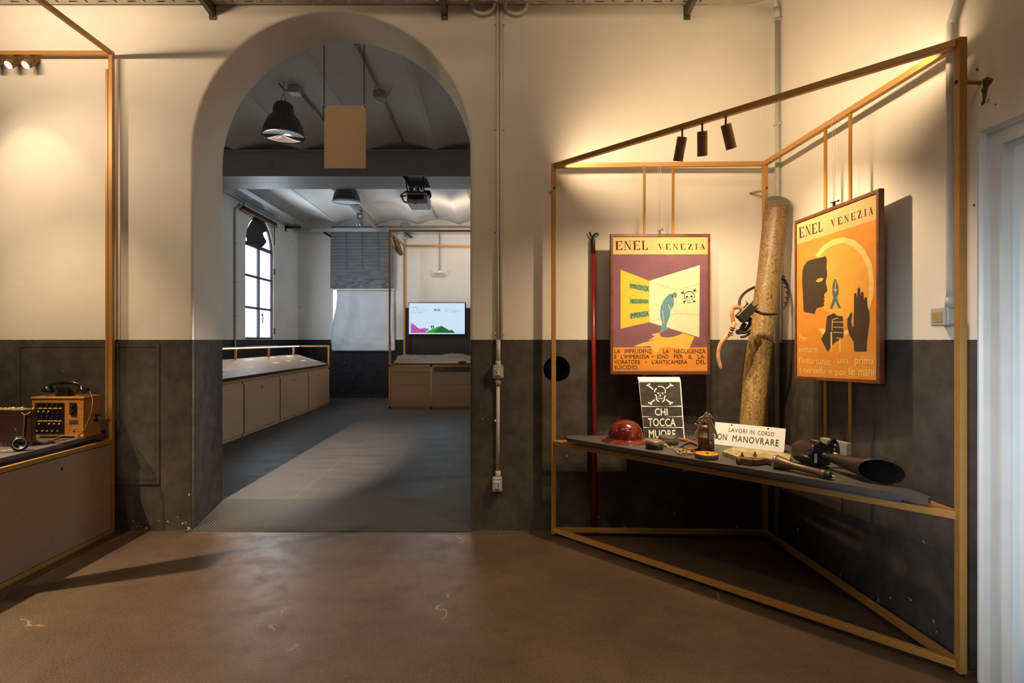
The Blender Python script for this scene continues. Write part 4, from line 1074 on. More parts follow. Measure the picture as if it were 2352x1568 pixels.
# horn: a cone cut by a slanting plane
H0 = M0+d*.018+side*.012; Hm = Vector((1.872, 2.775, ON+.0625)); hd = (Hm-H0).normalized(); hs = hd.cross(Vector((0,0,1))).normalized(); hs = hs if hs.x > 0 else -hs; hu = hs.cross(hd); hu = hu if hu.z > 0 else -hu
LH = (Hm-H0).length; mb = MB(); n = 40; secs = 14; vs = []
for i in range(secs+1):
    t = i/secs; r = .016+.044*t
    for k in range(n):
        a = 2*PI*k/n; cut = .075*math.cos(a)*t*t
        vs.append(H0+hd*(LH*t+cut)+hs*(r*math.cos(a))+hu*(r*math.sin(a)))
fs = [(i*n+k, i*n+(k+1)%n, (i+1)*n+(k+1)%n, (i+1)*n+k) for i in range(secs) for k in range(n)]
mb.add(vs, fs, 0, True); o = mb.build('horn', m_iron, sr); so = o.modifiers.new('wall', 'SOLIDIFY'); so.thickness = .0022; so.offset = -1; 
o.data.materials.append(m_matte); so.material_offset = 1
mb = MB(); mb.lathe([(.021, -.004), (.021, .022), (.016, .03)], axisM(H0, hd), 20); mb.build('horn_collar', m_dark, sr)

# grey block behind the siren
bk = MB(); a = Vector((1.885, 3.32, ON)); b = Vector((1.925, 3.135, ON)); dd = (b-a); nn = Vector((-dd.y, dd.x, 0)).normalized(); nn = nn if nn.x > 0 else -nn
bk.prism([(a.x,a.y),(b.x,b.y),(b.x+nn.x*.034,b.y+nn.y*.034),(a.x+nn.x*.034,a.y+nn.y*.034)], lambda u, v: (u, v, ON), lambda u, v: (u, v, ON+.135))
bo = bk.build('stone_block', m_stone, bevel=.002); tag(bo, 'plain grey block standing against the rods behind the siren', 'block')

# ---------------------------------------------------------------- log
lg = thing('wooden_log', (1.75, 3.98, ON), 'tall figured log leaning into the frame corner', 'log')
spine = [(1722,1012,52.5,3.975),(1727,975,54,3.98),(1737,860,54.5,4.00),(1747,782,53.5,4.015),(1754,733,53,4.025),(1761,666,52.5,4.04),(1766,639,53,4.045),(1775.5,553,53.5,4.06),(1782.5,490,52,4.075),(1786,462,50,4.08)]
cs = [P(x, y, Y) for x, y, wpx, Y in spine]; rsx = [wpx/2/F*Y for x, y, wpx, Y in spine]
cs[0].z = ON
pts = bez(cs, 5); rs = []
for i in range(len(rsx)-1):
    for k in range(5): rs.append(rsx[i]+(rsx[i+1]-rsx[i])*k/5)
rs.append(rsx[-1])
n = 40; vs = []; rnd = random.Random(9); ph_ = [rnd.uniform(0, 6) for _ in range(5)]
for i, (p, r) in enumerate(zip(pts, rs)):
    for k in range(n):
        a = 2*PI*k/n; q_ = r*(1+.018*math.sin(2*a+ph_[0]+i*.1)+.012*math.sin(5*a+ph_[1]+i*.23)+.008*math.sin(9*a-i*.31))
        v = p+Vector((q_*math.cos(a), q_*math.sin(a), 0))
        if i == 0: v.z = ON
        if i >= len(pts)-3:   # slanting sawn top, low on the viewer's side
            v.z += (i-len(pts)+4)/3*(.72*(v.y-p.y)+.12*(v.x-p.x))
        vs.append(v)
m = len(pts); mb = MB(); mb.add(vs, [(i*n+k, i*n+(k+1)%n, (i+1)*n+(k+1)%n, (i+1)*n+k) for i in range(m-1) for k in range(n)], 0, True)
mb.build('trunk', m_log, lg)
MB().add(vs[-n:], [tuple(range(n))]).build('sawn_end', m_logend, lg)
MB().add(vs[:n], [tuple(range(n))]).build('sawn_foot', m_logend, lg)

# climbing iron around the log
ci = thing('climbing_iron', P(1720, 720, 3.86), 'pole climbing iron hooked round the log with tan strap', 'climbing iron')
arc = [(1732,712,3.85),(1745,718,3.845),(1758,721,3.845),(1775,721,3.86),(1789,717,3.90),(1800,708,3.955),(1808,694,4.01),(1811.5,678,4.06),(1810.5,662,4.095),(1805,648,4.125),(1799,640,4.14)]
MB().tube(bez([P(*p) for p in arc], 6), .0095, 12).build('hook_bar', m_iron, ci)
arc2 = [(1705,716,3.86),(1699,704,3.90),(1699,690,3.95),(1706,677,4.02),(1718,667,4.08),(1732,660,4.135),(1750,655,4.165)]
MB().tube(bez([P(*p) for p in arc2], 6), .0095, 12).build('hook_bar', m_iron, ci)
mb = MB(); mb.lathe([(.014, -.014), (.016, 0), (.014, .014)], axisM(P(1797, 638, 4.14), (0,-1,.3)), 14); mb.tube([P(1792,640,4.14), P(1800,634,4.14)], .008, 8); mb.build('end_knob', m_dark, ci)
for x, y, Y in ((1803,650,4.115),(1807,660,4.09),(1809.5,672,4.07),(1809,684,4.035),(1806,696,3.99)):
    p = P(x, y, Y); mb = MB(); mb.lathe([(.0085, 0), (.001, .030)], axisM(p, Vector((-1, -.25, .25))), 8); mb.build('tooth', m_dark, ci)
c = P(1713, 718, 3.835); ax = (P(1731,700,3.835)-P(1697,734,3.835)).normalized(); ay = Vector((0,-1,0)).cross(ax).normalized()
MB().cbox((.125, .066, .05), basisM(c, ax, ay, ax.cross(ay)), 0, .004).build('foot_plate', m_dark, ci)
mb = MB(); 
for x, y, d_ in ((1716,697,(-.3,0,.9)),(1726,697,(.5,0,.9)),(1735,703,(.9,0,.5)),(1735,708,(1,0,-.1))): mb.lathe([(.009,-.01),(.008,0),(.001,.024)], axisM(P(x,y,3.83), d_), 8)
mb.build('spike', m_iron, ci)
mb = MB()
mb.tube(bez([P(1722,728,3.87), P(1723,738,3.87), P(1720,748,3.87), P(1712,757,3.87), P(1702,762,3.87)], 5), .011, 10)
mb.tube(bez([P(1711,742,3.87), P(1706,750,3.87), P(1702,758,3.87), P(1698,762,3.87)], 5), .016, 10)
mb.tube(bez([P(1698,762,3.85), P(1710,764,3.85), P(1722,758,3.85)], 5), .010, 10); mb.tube(bez([P(1701,774,3.85), P(1712,772,3.85), P(1722,765,3.86)], 5), .008, 10)
mb.tube(bez([P(1708,738,3.87), P(1718,736,3.87), P(1724,740,3.87)], 5), .008, 10)
mb.lathe([(.018,-.012),(.018,.012)], axisM(P(1697,762,3.85), (0,-1,0)), 14)
mb.build('cleat', m_iron, ci)
MB().tube(bez([P(1706,712,3.82), P(1700,706,3.82), P(1690,706,3.82), P(1682,710,3.81), P(1681,720,3.80), P(1683,732,3.80), P(1685,742,3.80), P(1686,748,3.80)], 6), .0135, 8, flat=.22, up=(0,-1,0)).build('strap_loop', m_leather, ci)
MB().tube(bez([P(1688,740,3.795), P(1683,752,3.79), P(1676,766,3.79), P(1664,778,3.79), P(1655,790,3.79), P(1650.5,806,3.79), P(1650,822,3.79), P(1653,836,3.79), P(1656,848,3.79)], 6), [.0135]*46+[.011,.007,.003], 8, flat=.22, up=(0,-1,0)).build('strap_tail', m_leather3, ci)
mb = MB(); c = P(1681, 758, 3.785)
for cx, cy in ((1684,750),(1680,762)):
    mb.tube([P(cx-6,cy-1,3.785), P(cx+5,cy+4,3.785), P(cx+3,cy+9,3.785), P(cx-8,cy+4,3.785)], .003, 6, closed=True)
mb.build('buckle', m_brassy, ci)
# ================================================================ LEFT DISPLAY
LX = -2.932; LY = 4.345; LT = .031; LZ = 3.665; LF = 2.2; LL = -4.6
ld = thing('display_frame', (-3.6, 3.6, 0), 'tall gold tube display frame with a closed brown base at the left edge', 'display frame')
for x, y in ((LX, LY), (LL, LY), (LX, LF), (LL, LF)):
    mb = MB(); mb.box((x-LT/2, y-LT/2, .0), (x+LT/2, y+LT/2, LZ)); mb.build('post', m_gold, ld, bevel=.002)
for z, nm in ((LZ-LT/2, 'top_rail'), (ZM-LT/2, 'middle_rail'), (LT/2, 'bottom_rail')):
    for p, q in (((LX, LF), (LX, LY)), ((LL, LY), (LX, LY)), ((LL, LF), (LL, LY)), ((LL, LF), (LX, LF))):
        p = Vector((*p, z)); q = Vector((*q, z)); d = (q-p).normalized()
        mb = MB(); mb.bar(p+d*LT*.45, q-d*LT*.45, LT*.97, LT); mb.build(nm, m_gold, ld, bevel=.002)
mb = MB(); mb.box((-2.985, LY+.008, ZM), (-2.968, LY+.03, P(0, 157, LY).z)); mb.build('edge_strip', m_gold, ld)
kn = P(144, 1076, 3.837)
mb = MB(); mb.box((LX-.006, LF+LT/2+.005, LT+.004), (LX+.010, LY-LT/2-.006, ZM-LT-.006)); mb.build('base_panel', m_mdf, ld, bevel=.0015)
mb = MB(); mb.box((LX-.02, LF+LT/2, LT), (LX-.012, LY-LT/2, ZM-LT)); mb.build('base_lining', m_black, ld)
mb = MB(); mb.lathe([(.012, 0), (.012, .0008), (.010, .0012)], axisM((LX+.010, kn.y, kn.z), (1,0,0)), 18); mb.build('finger_hole', m_black, ld)
mb = MB(); mb.box((-4.57, LF+.03, ZS-.028), (-2.952, 4.30, ZS)); mb.build('shelf_board', m_slab, ld, bevel=.0015)
mb = MB(); mb.box((-4.54, LF+.05, ZM-.02), (-3.00, 4.27, ZS-.028)); mb.build('shelf_plinth', m_slab, ld)
mb = MB(); mb.box((-2.945, 3.20, ZM), (-2.915, 3.343, 1.83)); mb.build('side_screen', m_black, ld)
mb = MB(); mb.box((-2.935, 3.325, 1.83), (-2.920, 3.342, 2.45)); mb.build('screen_arm', m_gold, ld)
g = 'spotlights on the left display rail'
for px, lab in ((71, 'rightmost'), (32, 'second from the right'), (-7, 'at the photo edge')):
    X = (px-VX)/F*LY
    spotlight((X, LY, LZ-LT), (-.05, -.72, -.70), f'glowing gold spotlight on the left display rail, {lab}', g, length=.125, r=.031, energy=55, size=75, drop=.05, blend=.7, stem_off=.055)
# the display's other rail lamps, over the table in front of the picture edge
lamp('SPOT', 'spotlight_beam', (-3.75, 3.75, 3.55), (-3.52, 4.4, 2.55), 17, WARM, spot_size=math.radians(50), spot_blend=.5, shadow_soft_size=.02)
lamp('SPOT', 'spotlight_beam', (-4.2, 3.2, 3.55), (-3.0, 4.35, 2.1), 150, WARM2, spot_size=math.radians(74), spot_blend=.9, shadow_soft_size=.03)
lamp('SPOT', 'spotlight_beam', (-3.25, 3.2, 3.55), (-3.2, 4.1, .8), 110, WARM, spot_size=math.radians(60), spot_blend=.7, shadow_soft_size=.03)
lamp('AREA', 'led_line', (-3.6, 2.9, 3.63), (-3.0, 4.4, 4.1), 15, WARM2, shape='RECTANGLE', size=1.2, size_y=.02, spread=math.radians(110))  # added wash brightening the upper wall, no strip is built here

# switchboard
bx0, bx1, by0, by1, bz1 = -3.335, -2.966, 4.097, 4.272, 1.06
sw = thing('switchboard', ((bx0+bx1)/2, 4.18, ON), 'varnished oak telephone switchboard box with black jack panel', 'switchboard')
Wd = lambda zx, zy: P(zx*.19133, 820+zy*.19133, by0)
mb = MB(); mb.box((bx0, by0, ON+.018), (bx1, by1, bz1-.016)); mb.build('cabinet', m_oak, sw, bevel=.002)
mb = MB(); mb.box((bx0-.006, by0-.006, bz1-.016), (bx1+.006, by1, bz1)); mb.build('top_board', m_oak, sw, bevel=.004)
mb = MB(); mb.box((bx0-.006, by0-.008, ON), (bx0+.06, by1, ON+.022)); mb.box((bx1-.06, by0-.008, ON), (bx1+.006, by1, ON+.022)); mb.box((bx0+.06, by0-.002, ON+.010), (bx1-.06, by1, ON+.022)); mb.build('plinth', m_oak, sw, bevel=.003)
a, b = Wd(425, 915), Wd(772, 546)
mb = MB(); mb.box((a.x, by0-.006, a.z), (b.x, by0, b.z)); jp = mb.build('jack_panel', m_blackgl, sw, bevel=.001)
cols = [470, 530, 590, 650, 710]
yw = lambda zx, zy, o=.006: Wd(zx, zy)+Vector((0, -o, 0))
mb = MB()
for zy in (612, 763): p, q = yw(450, zy+7), yw(748, zy-7); mb.box((p.x, p.y-.0015, p.z), (q.x, p.y, q.z))
mb.build('label_strip', m_yellow, jp)
for zy, on in ((655, (0,1,2)), (803, (0,2,3,4))):
    for i in range(5):
        p = yw(cols[i]+ (8 if zy == 803 else 0), zy)
        if i in on: MB().lathe([(.0085, 0), (.0085, .004), (.006, .006), (.001, .0065)], axisM(p, (0,-1,0)), 14).build('call_drop', m_brassy, jp)
        else: mb = MB(); mb.box((p.x-.008, p.y-.004, p.z-.010), (p.x+.008, p.y, p.z+.010)); mb.build('call_drop', m_black, jp)
for zy, m in ((568, m_screw), (590, m_screw), (712, m_screw), (735, m_screw), (885, m_steel)):
    for i in range(5):
        p = yw(cols[i]-12, zy); MB().lathe([(.0065, 0), (.0065, .005), (.004, .006), (.004, .010), (.001, .0105)], axisM(p, (0,-1,0)), 12).build('jack', m, jp)
mb = MB()
for i in range(9):
    for zx in (437, 762): mb.lathe([(.0022, 0), (.0015, .0015)], axisM(yw(zx, 560+i*43), (0,-1,0)), 8)
mb.build('screw', m_brassy, jp)
a, b = Wd(845, 690), Wd(921, 546); mb = MB(); mb.box((a.x, by0-.010, a.z), (b.x, by0, b.z)); kp = mb.build('key_panel', m_blackgl, sw, bevel=.002)
mb = MB()
for zx in (864, 904):
    for zy in (565, 610, 628, 672): mb.lathe([(.003, 0), (.0015, .002)], axisM(yw(zx, zy, .010), (0,-1,0)), 8)
mb.build('screw', m_steel, kp)
mb = MB()
for zy in (585, 650): p = yw(884, zy, .010); mb.cbox((.012, .020, .012), TR(*p), 0, .003)
mb.build('key_lever', m_black, kp)
a, b = Wd(831, 796), Wd(936, 752); mb = MB(); mb.box((a.x, by0-.003, a.z), (b.x, by0, b.z)); npl = mb.build('name_plate', m_steel, sw)
mb = MB()
for x0, x1, z_ in ((.12,.45,.62),(.5,.9,.66),(.2,.6,.35),(.66,.86,.33)):
    mb.box((a.x+(b.x-a.x)*x0, by0-.0035, a.z+(b.z-a.z)*(z_-.1)), (a.x+(b.x-a.x)*x1, by0-.003, a.z+(b.z-a.z)*(z_+.1)))
mb.build('engraving', m_ink, npl)
mb = MB(); mb.lathe([(.010, 0), (.010, .004), (.007, .006), (.003, .006), (.003, .002)], axisM(Wd(882, 872), (0,-1,0)), 18); mb.lathe([(.003, 0), (.003, .002)], axisM(Wd(836, 876), (0,-1,0)), 10); mb.build('lock', m_chrome, sw)
mb = MB(); p = Vector((bx1, 4.215, .875)); mb.lathe([(.010, 0), (.010, .020), (.006, .022)], axisM(p, (1,0,0)), 14); mb.bar(p+Vector((.018, 0, 0)), p+Vector((.018, -.022, .045)), .010, .006); mb.lathe([(.006, 0), (.009, .004), (.010, .03), (.007, .036)], axisM(p+Vector((.018,-.022,.042)), (1,0,0)), 14); mb.build('crank', m_blackgl, sw)
# telephone handset on its cradle
hp = P(151, 906, 4.17); hz = bz1
hs = thing('telephone_handset', (hp.x, 4.17, hz), 'black telephone handset on its cradle on top of the switchboard', 'telephone')
c = Vector((hp.x-.003, 4.17, hz))
mb = MB(); mb.prism(rect(-.048,-.035,.048,.035), lambda u, v: c+Vector((u, v, 0)), lambda u, v: c+Vector((u*.97, v*.97, .014))); mb.prism(rect(-.043,-.03,.043,.03), lambda u, v: c+Vector((u, v, .014)), lambda u, v: c+Vector((u*.86, v*.86, .042)))
mb.prism(rect(-.040,-.028,.040,.028), lambda u, v: c+Vector((u, v, .042)), lambda u, v: c+Vector((u*1.45, v*1.05, .062)))
mb.build('cradle', m_blackgl, hs, bevel=.003)
tz = hz+.093
MB().tube(bez([c+Vector((-.135,0,.052)), c+Vector((-.105,0,.078)), c+Vector((-.075,0,.091)), c+Vector((-.03,0,.096)), c+Vector((.03,0,.097)), c+Vector((.075,0,.091)), c+Vector((.108,0,.074)), c+Vector((.13,0,.045))], 6), [.017]*3+[.0155]*6+[.0125]*24+[.0155]*6+[.017]*4, 16).build('grip', m_blackgl, hs)
MB().lathe([(.020, -.012), (.027, -.004), (.038, .012), (.041, .020), (.041, .026), (.036, .030), (.001, .028)], axisM(c+Vector((-.122, 0, .060)), (-.28, 0, -1)), 28).build('earpiece', m_blackgl, hs)
MB().lathe([(.019, -.02), (.024, -.006), (.034, .010), (.040, .022), (.039, .030), (.026, .036), (.024, .042), (.001, .044)], axisM(c+Vector((.124, 0, .060)), (.30, 0, -1)), 28).build('mouthpiece', m_blackgl, hs)
cp = lambda px, py, Y: P(px, py, Y)
MB().tube(bez([cp(197,893,4.17), cp(206,900,4.17), cp(212,914,4.10), cp(212,930,4.06), cp(209,948,4.04), cp(200,972,4.02), cp(190,992,4.01), PZ(172,1003,ON+.004), PZ(150,1009,ON+.004), PZ(128,1012,ON+.004), PZ(112,1010,ON+.004)], 6), .0032, 8).build('cord', m_cord, hs)
MB().tube(bez([PZ(112,1012,ON+.004), PZ(130,1017,ON+.004), PZ(160,1013,ON+.004), PZ(190,1004,ON+.004), PZ(205,995,ON+.012), PZ(215,997,ON+.006), PZ(232,996,ON+.006)], 6), .0036, 8).build('cord', m_cord, hs)
# worn case
cs_ = thing('carrying_case', (-3.28, 3.80, ON), 'worn dark brown leather case left of the switchboard', 'case')
mb = MB(); cf = [(-3.50, 3.755), (-3.072, 3.77), (-3.105, 3.85), (-3.53, 3.835)]; mb.prism(cf, lambda u, v: (u, v, ON), lambda u, v: (u, v, 1.005)); mb.build('body', m_case, cs_, bevel=.006)
mb = MB(); mb.box((-3.50, 3.765, 1.003), (-3.12, 3.84, 1.010)); 
for k in range(9): mb.tube([(-3.40+k*.03, 3.775, 1.014), (-3.385+k*.03, 3.80, 1.017), (-3.372+k*.03, 3.78, 1.013)], .003, 6)
mb.lathe([(.010, 0), (.010, .012), (.006, .016)], TR(-3.15, 3.79, 1.008), 12); mb.lathe([(.010, 0), (.010, .010), (.005, .014)], TR(-3.22, 3.80, 1.008), 12); mb.build('lid_rail', m_brassy, cs_)
MB().tube(bez([cp(50,948,3.765), cp(56,954,3.762), cp(56,975,3.762), cp(54,1000,3.762), cp(55,1016,3.762)], 5), .004, 8).build('lanyard', m_cord, cs_)
MB().tube(bez([cp(56,953,3.763), cp(64,950,3.763), cp(72,944,3.78), cp(77,936,3.85)], 5), .0035, 8).build('tape', m_leather, cs_)
MB().tube(bez([PZ(74,1002,ON+.03), PZ(80,1009,ON+.012), PZ(92,1017,ON+.008), PZ(108,1017,ON+.006), PZ(122,1008,ON+.008), PZ(138,1003,ON+.010)], 5), .011, 8, flat=.25, up=(0,0,1)).build('carrying_strap', m_leather2, cs_)
# head receiver
rc = thing('ear_receiver', PZ(45, 1037, ON), 'round black ear receiver lying in front of the worn case', 'receiver')
c = P(45, 1021, 3.605); c.z = ON+.049
fm = axisM(c, (.55, -.80, .22))
MB().lathe([(.030, -.03), (.042, -.026), (.048, -.014), (.048, -.002), (.044, .004), (.036, .006), (.034, .002), (.028, .001), (.027, -.003), (.001, -.004)], fm, 36).build('cup', m_blackgl, rc)
MB().lathe([(.034, .0025), (.036, .0065), (.033, .0075), (.0305, .003)], fm, 36, caps=False).build('rim', m_steel, rc)
MB().tube(bez([PZ(30,1031,ON+.02), PZ(20,1034,ON+.014), PZ(8,1035,ON+.012), PZ(-14,1037,ON+.012)], 5), .010, 8, flat=.4, up=(0,0,1)).build('headband', m_strap, rc)
# ================================================================ FAR ROOM
BY = 13.5; BL = -4.69; BR = 2.10; RZ0 = 4.20
# walls: left with arched window opening
wy0, wy1, wz0, wsp = 10.66, 12.02, 1.475, 3.235
wc = (wy0+wy1)/2; wr = (wy1-wy0)/2
def warch(d=0, n=20): return [(wy0-d, wz0-d)] + [(wc+(wr+d)*math.cos(PI-PI*i/n), wsp+(wr+d)*1.0*math.sin(PI*i/n)) for i in range(n+1)] + [(wy1+d, wz0-d)]
wl = warch()
mb = MB(); mb.poly([rect(WB, 0, BY, 4.5), wl], lambda u, v: (BL, u, v))
m = len(wl); mb.add([(BL, u, v) for u, v in wl]+[(BL-.25, u, v) for u, v in wl], [(i, (i+1) % m, m+(i+1) % m, m+i) for i in range(m)])
struct(mb, 'wall_far_left', m_wall2)
mb = MB(); mb.poly([rect(BL, 0, BR, 4.5)], lambda u, v: (u, BY, v)); struct(mb, 'wall_far_back', m_wall2)
mb = MB(); mb.poly([rect(WB, 0, BY, 4.5)], lambda u, v: (BR, u, v)); struct(mb, 'wall_far_right', m_wall2)
# jack arch ceiling
ribs = [-4.71+.957*k for k in range(8)]; mb = MB()
for k in range(7):
    x0, x1 = ribs[k]+.045, ribs[k+1]-.045; pts = [(x0+(x1-x0)*i/12, RZ0+.012+.095*math.sin(PI*i/12)) for i in range(13)]
    vs = [(x, WB, z) for x, z in pts]+[(x, BY, z) for x, z in pts]; mb.add(vs, [(i, i+1, 13+i+1, 13+i) for i in range(12)], 0, True)
    vs = [(x1, WB, RZ0+.012), (x1+.012, WB, RZ0), (x1+.078, WB, RZ0), (x1+.09, WB, RZ0+.012)]; vs += [(x, BY, z) for x, y, z in vs]
    mb.add(vs, [(i, i+1, 5+i, 4+i) for i in range(3)])
mb.box((BL-.3, WB, 4.40), (BR+.2, BY, 4.5))
struct(mb, 'ceiling_far', m_white)
# deep steel beam across the room
b0, b1, bz0, bz1_ = 8.2, 8.88, 3.83, 4.195
mb = MB()
for y in (b0, b1-.02):
    mb.box((BL, y, bz0), (BR, y+.02, bz1_-.03))
mb.box((BL, b0-.03, bz1_-.03), (BR, b1+.03, bz1_))
g0, g1 = P(925, 400, b0).x, P(978, 400, b0).x
for x0, x1 in ((BL, g0), (g1, BR)): mb.box((x0, b0-.004, bz0-.012), (x1, b0+.32, bz0)); mb.box((x0, b0+.332, bz0-.012), (x1, b1+.01, bz0))
mb.box((g0, b0+.02, bz0+.10), (g1, b1-.02, bz0+.12))
for px in (620, 1038): mb.lathe([(.038, 0), (.038, .015), (.03, .022)], axisM(P(px, 380, b0), (0,-1,0)), 16)
tag(struct(mb, 'trim_3', m_beam), 'deep grey steel beam carrying the vaulted ceiling')

# arched window
wn = thing('window_1', (BL-.05, wc, wz0), None, None); wn['kind'] = 'structure'
gx = BL-.055
mb = MB(); sh = warch(-.045); m = len(wl)
for x in (gx+.02, gx-.03): mb.poly([wl, sh], lambda u, v: (x, u, v))
mb.add([(gx+.02, u, v) for u, v in sh]+[(gx-.03, u, v) for u, v in sh], [(i, (i+1) % m, m+(i+1) % m, m+i) for i in range(m)]); mb.build('window_frame', m_lampgrey, wn)
mb = MB(); mb.box((gx-.02, wc-.035, wz0), (gx+.03, wc+.035, wsp+.10)); mb.box((gx-.02, wc-.018, wsp), (gx+.02, wc+.018, wsp+wr))
mb.build('mullion', m_lampgrey, wn)
for z, h in ((3.30, .035), (2.70, .022), (2.09, .022)): mb = MB(); mb.box((gx-.02, wy0+.02, z-h), (gx+.022, wy1-.02, z+h)); mb.build('glazing_bar', m_lampgrey, wn)
MB().poly([wl], lambda u, v: (gx-.01, u, v)).build('window_pane', m_pane, wn)
mb = MB()
for z in (2.9, 1.65): mb.tube([(BL+.01, wy1+.005, z-.06), (BL+.01, wy1+.005, z+.06)], .018, 8)
mb.build('hinge', m_dark, wn)
mb = MB(); mb.tube([(gx+.05, wc+.07, 1.95), (gx+.07, wc+.07, 2.0), (gx+.07, wc+.07, 1.80), (gx+.05, wc+.07, 1.80)], .010, 8); mb.build('handle', m_dark, wn)
# black cloth over the fanlight
mb = MB(); ny, nz = 16, 12; vs = []
for i in range(ny+1):
    for j in range(nz+1):
        u = i/ny; y = wy0+.06+u*(.88+.08*math.sin(j*.9)); top = wsp+math.sqrt(max(0.0, wr*wr-(min(y, wy1)-wc)**2))-.03; bot = 3.30-.03*math.sin(u*5)+(.0 if u < .8 else (u-.8)*.5)
        z = bot+(max(top, bot)-bot)*j/nz; vs.append((gx+.045+.015*math.sin(u*9+j*.5), y, z))
mb.add(vs, [(i*(nz+1)+j, (i+1)*(nz+1)+j, (i+1)*(nz+1)+j+1, i*(nz+1)+j+1) for i in range(ny) for j in range(nz)], 0, True)
o = mb.build('black_cloth', m_cloth); tag(o, 'black cloth hung over the top of the arched window', 'cloth')
so = o.modifiers.new('thick', 'SOLIDIFY'); so.thickness = .004
rb = thing('blind_bar', (BL+.06, 11.2, 3.87), 'wooden bar with black roll fixed above the arched window', 'bar')
mb = MB(); mb.box((BL+.03, 10.38, 3.83), (BL+.075, 12.06, 3.86)); mb.build('batten', m_gold, rb)
mb = MB(); mb.tube([(BL+.07, 10.40, 3.885), (BL+.07, 11.95, 3.885)], .035, 12); mb.build('roll', m_cloth, rb)
mb = MB(); mb.box((BL+.05, 11.90, 3.45), (BL+.056, 11.94, 3.87)); mb.build('strap', m_cloth, rb)
for (y0_, y1_) in ((10.40, 12.02),):
    mb = MB(); mb.box((BL, 10.6, 3.835), (BL+.03, 10.64, 3.86)); mb.box((BL, 11.8, 3.835), (BL+.03, 11.84, 3.86)); mb.build('bracket', m_dark, rb)
# back window hidden by blind and paper
w2 = thing('window_2', (-3.1, BY, 1.3), None, None); w2['kind'] = 'structure'
mb = MB(); mb.box((-3.86, BY-.012, 1.40), (-2.46, BY-.004, 3.85)); mb.build('window_pane', emit('back_pane', (.86,.93,1.0), 1.2), w2)
# pleated blind
X0, X1, Z0, Z1 = -3.895, -2.412, 2.672, 3.955
bd = thing('pleated_blind', ((X0+X1)/2, BY-.05, Z0), 'grey pleated blind half lowered, crumpled in its lower third', 'blind')
from mathutils import noise as mn
mb = MB(); nx, nz = 60, 150; vs = []
for j in range(nz+1):
    v = j/nz; z = Z1-(Z1-Z0)*v
    for i in range(nx+1):
        u = i/nx; x = X0+(X1-X0)*u-.02*v*(1-u)
        pl = abs(((v*17) % 1)-.5)*2
        cr = max(0, (v-.60)/.40); seg = abs(math.sin(u*4*PI))
        nz_ = mn.noise(Vector((x*4.2, z*17, 1.3)))+.6*mn.noise(Vector((x*9, z*34, 5.3)))
        dy = .022*pl*(1-cr)+cr*.055*nz_*(.35+.65*seg)
        dz = cr*.02*mn.noise(Vector((x*5, z*9, 9)))*(1 if 0 < j < nz else 0)
        vs.append((x, BY-.07-dy, z+dz))
mb.add(vs, [(j*(nx+1)+i, j*(nx+1)+i+1, (j+1)*(nx+1)+i+1, (j+1)*(nx+1)+i) for j in range(nz) for i in range(nx)], 0, False)
mb.build('pleats', m_blind, bd)
mb = MB(); mb.box((X0-.02, BY-.11, Z0-.03), (X1+.01, BY-.04, Z0-.004)); mb.build('bottom_bar', m_whitep, bd)
mb = MB(); mb.box((X0, BY-.11, Z1), (X1, BY-.0, Z1+.04)); mb.build('head_rail', m_whitep, bd)
mb = MB()
for u in (.25, .5, .75): x = X0+(X1-X0)*u; mb.tube([(x, BY-.10, Z1), (x, BY-.105, Z0+.45)], .003, 6)
mb.build('lift_cord', m_lampgrey, bd)
# paper sheet
mb = MB(); nx, nz = 30, 40; vs = []
for j in range(nz+1):
    v = j/nz; z = 2.72-(2.72-1.205)*v
    xl = -3.78-.11*max(0, v-.15)/.85+.03*math.sin(v*7); xr = -2.41+.03*v
    for i in range(nx+1):
        u = i/nx; x = xl+(xr-xl)*u
        dy = .05*math.exp(-((u-.16-.05*math.sin(v*4))/.10)**2)*(1-.3*v)+.03*(1-u)*math.sin(v*6)**2*(1 if v > .5 else .3)+.03*v*mn.noise(Vector((x*3.1, z*3.3, 2)))+.012*mn.noise(Vector((x*6, z*8, 4)))
        vs.append((x, BY-.025-.05*v*(1-u)-dy*min(1, v*5), z))
mb.add(vs, [(j*(nx+1)+i, j*(nx+1)+i+1, (j+1)*(nx+1)+i+1, (j+1)*(nx+1)+i) for j in range(nz) for i in range(nx)], 0, True)
o = mb.build('paper_sheet', m_foil); tag(o, 'pale creased paper sheet hanging below the pleated blind', 'sheet')
so = o.modifiers.new('thick', 'SOLIDIFY'); so.thickness = .003

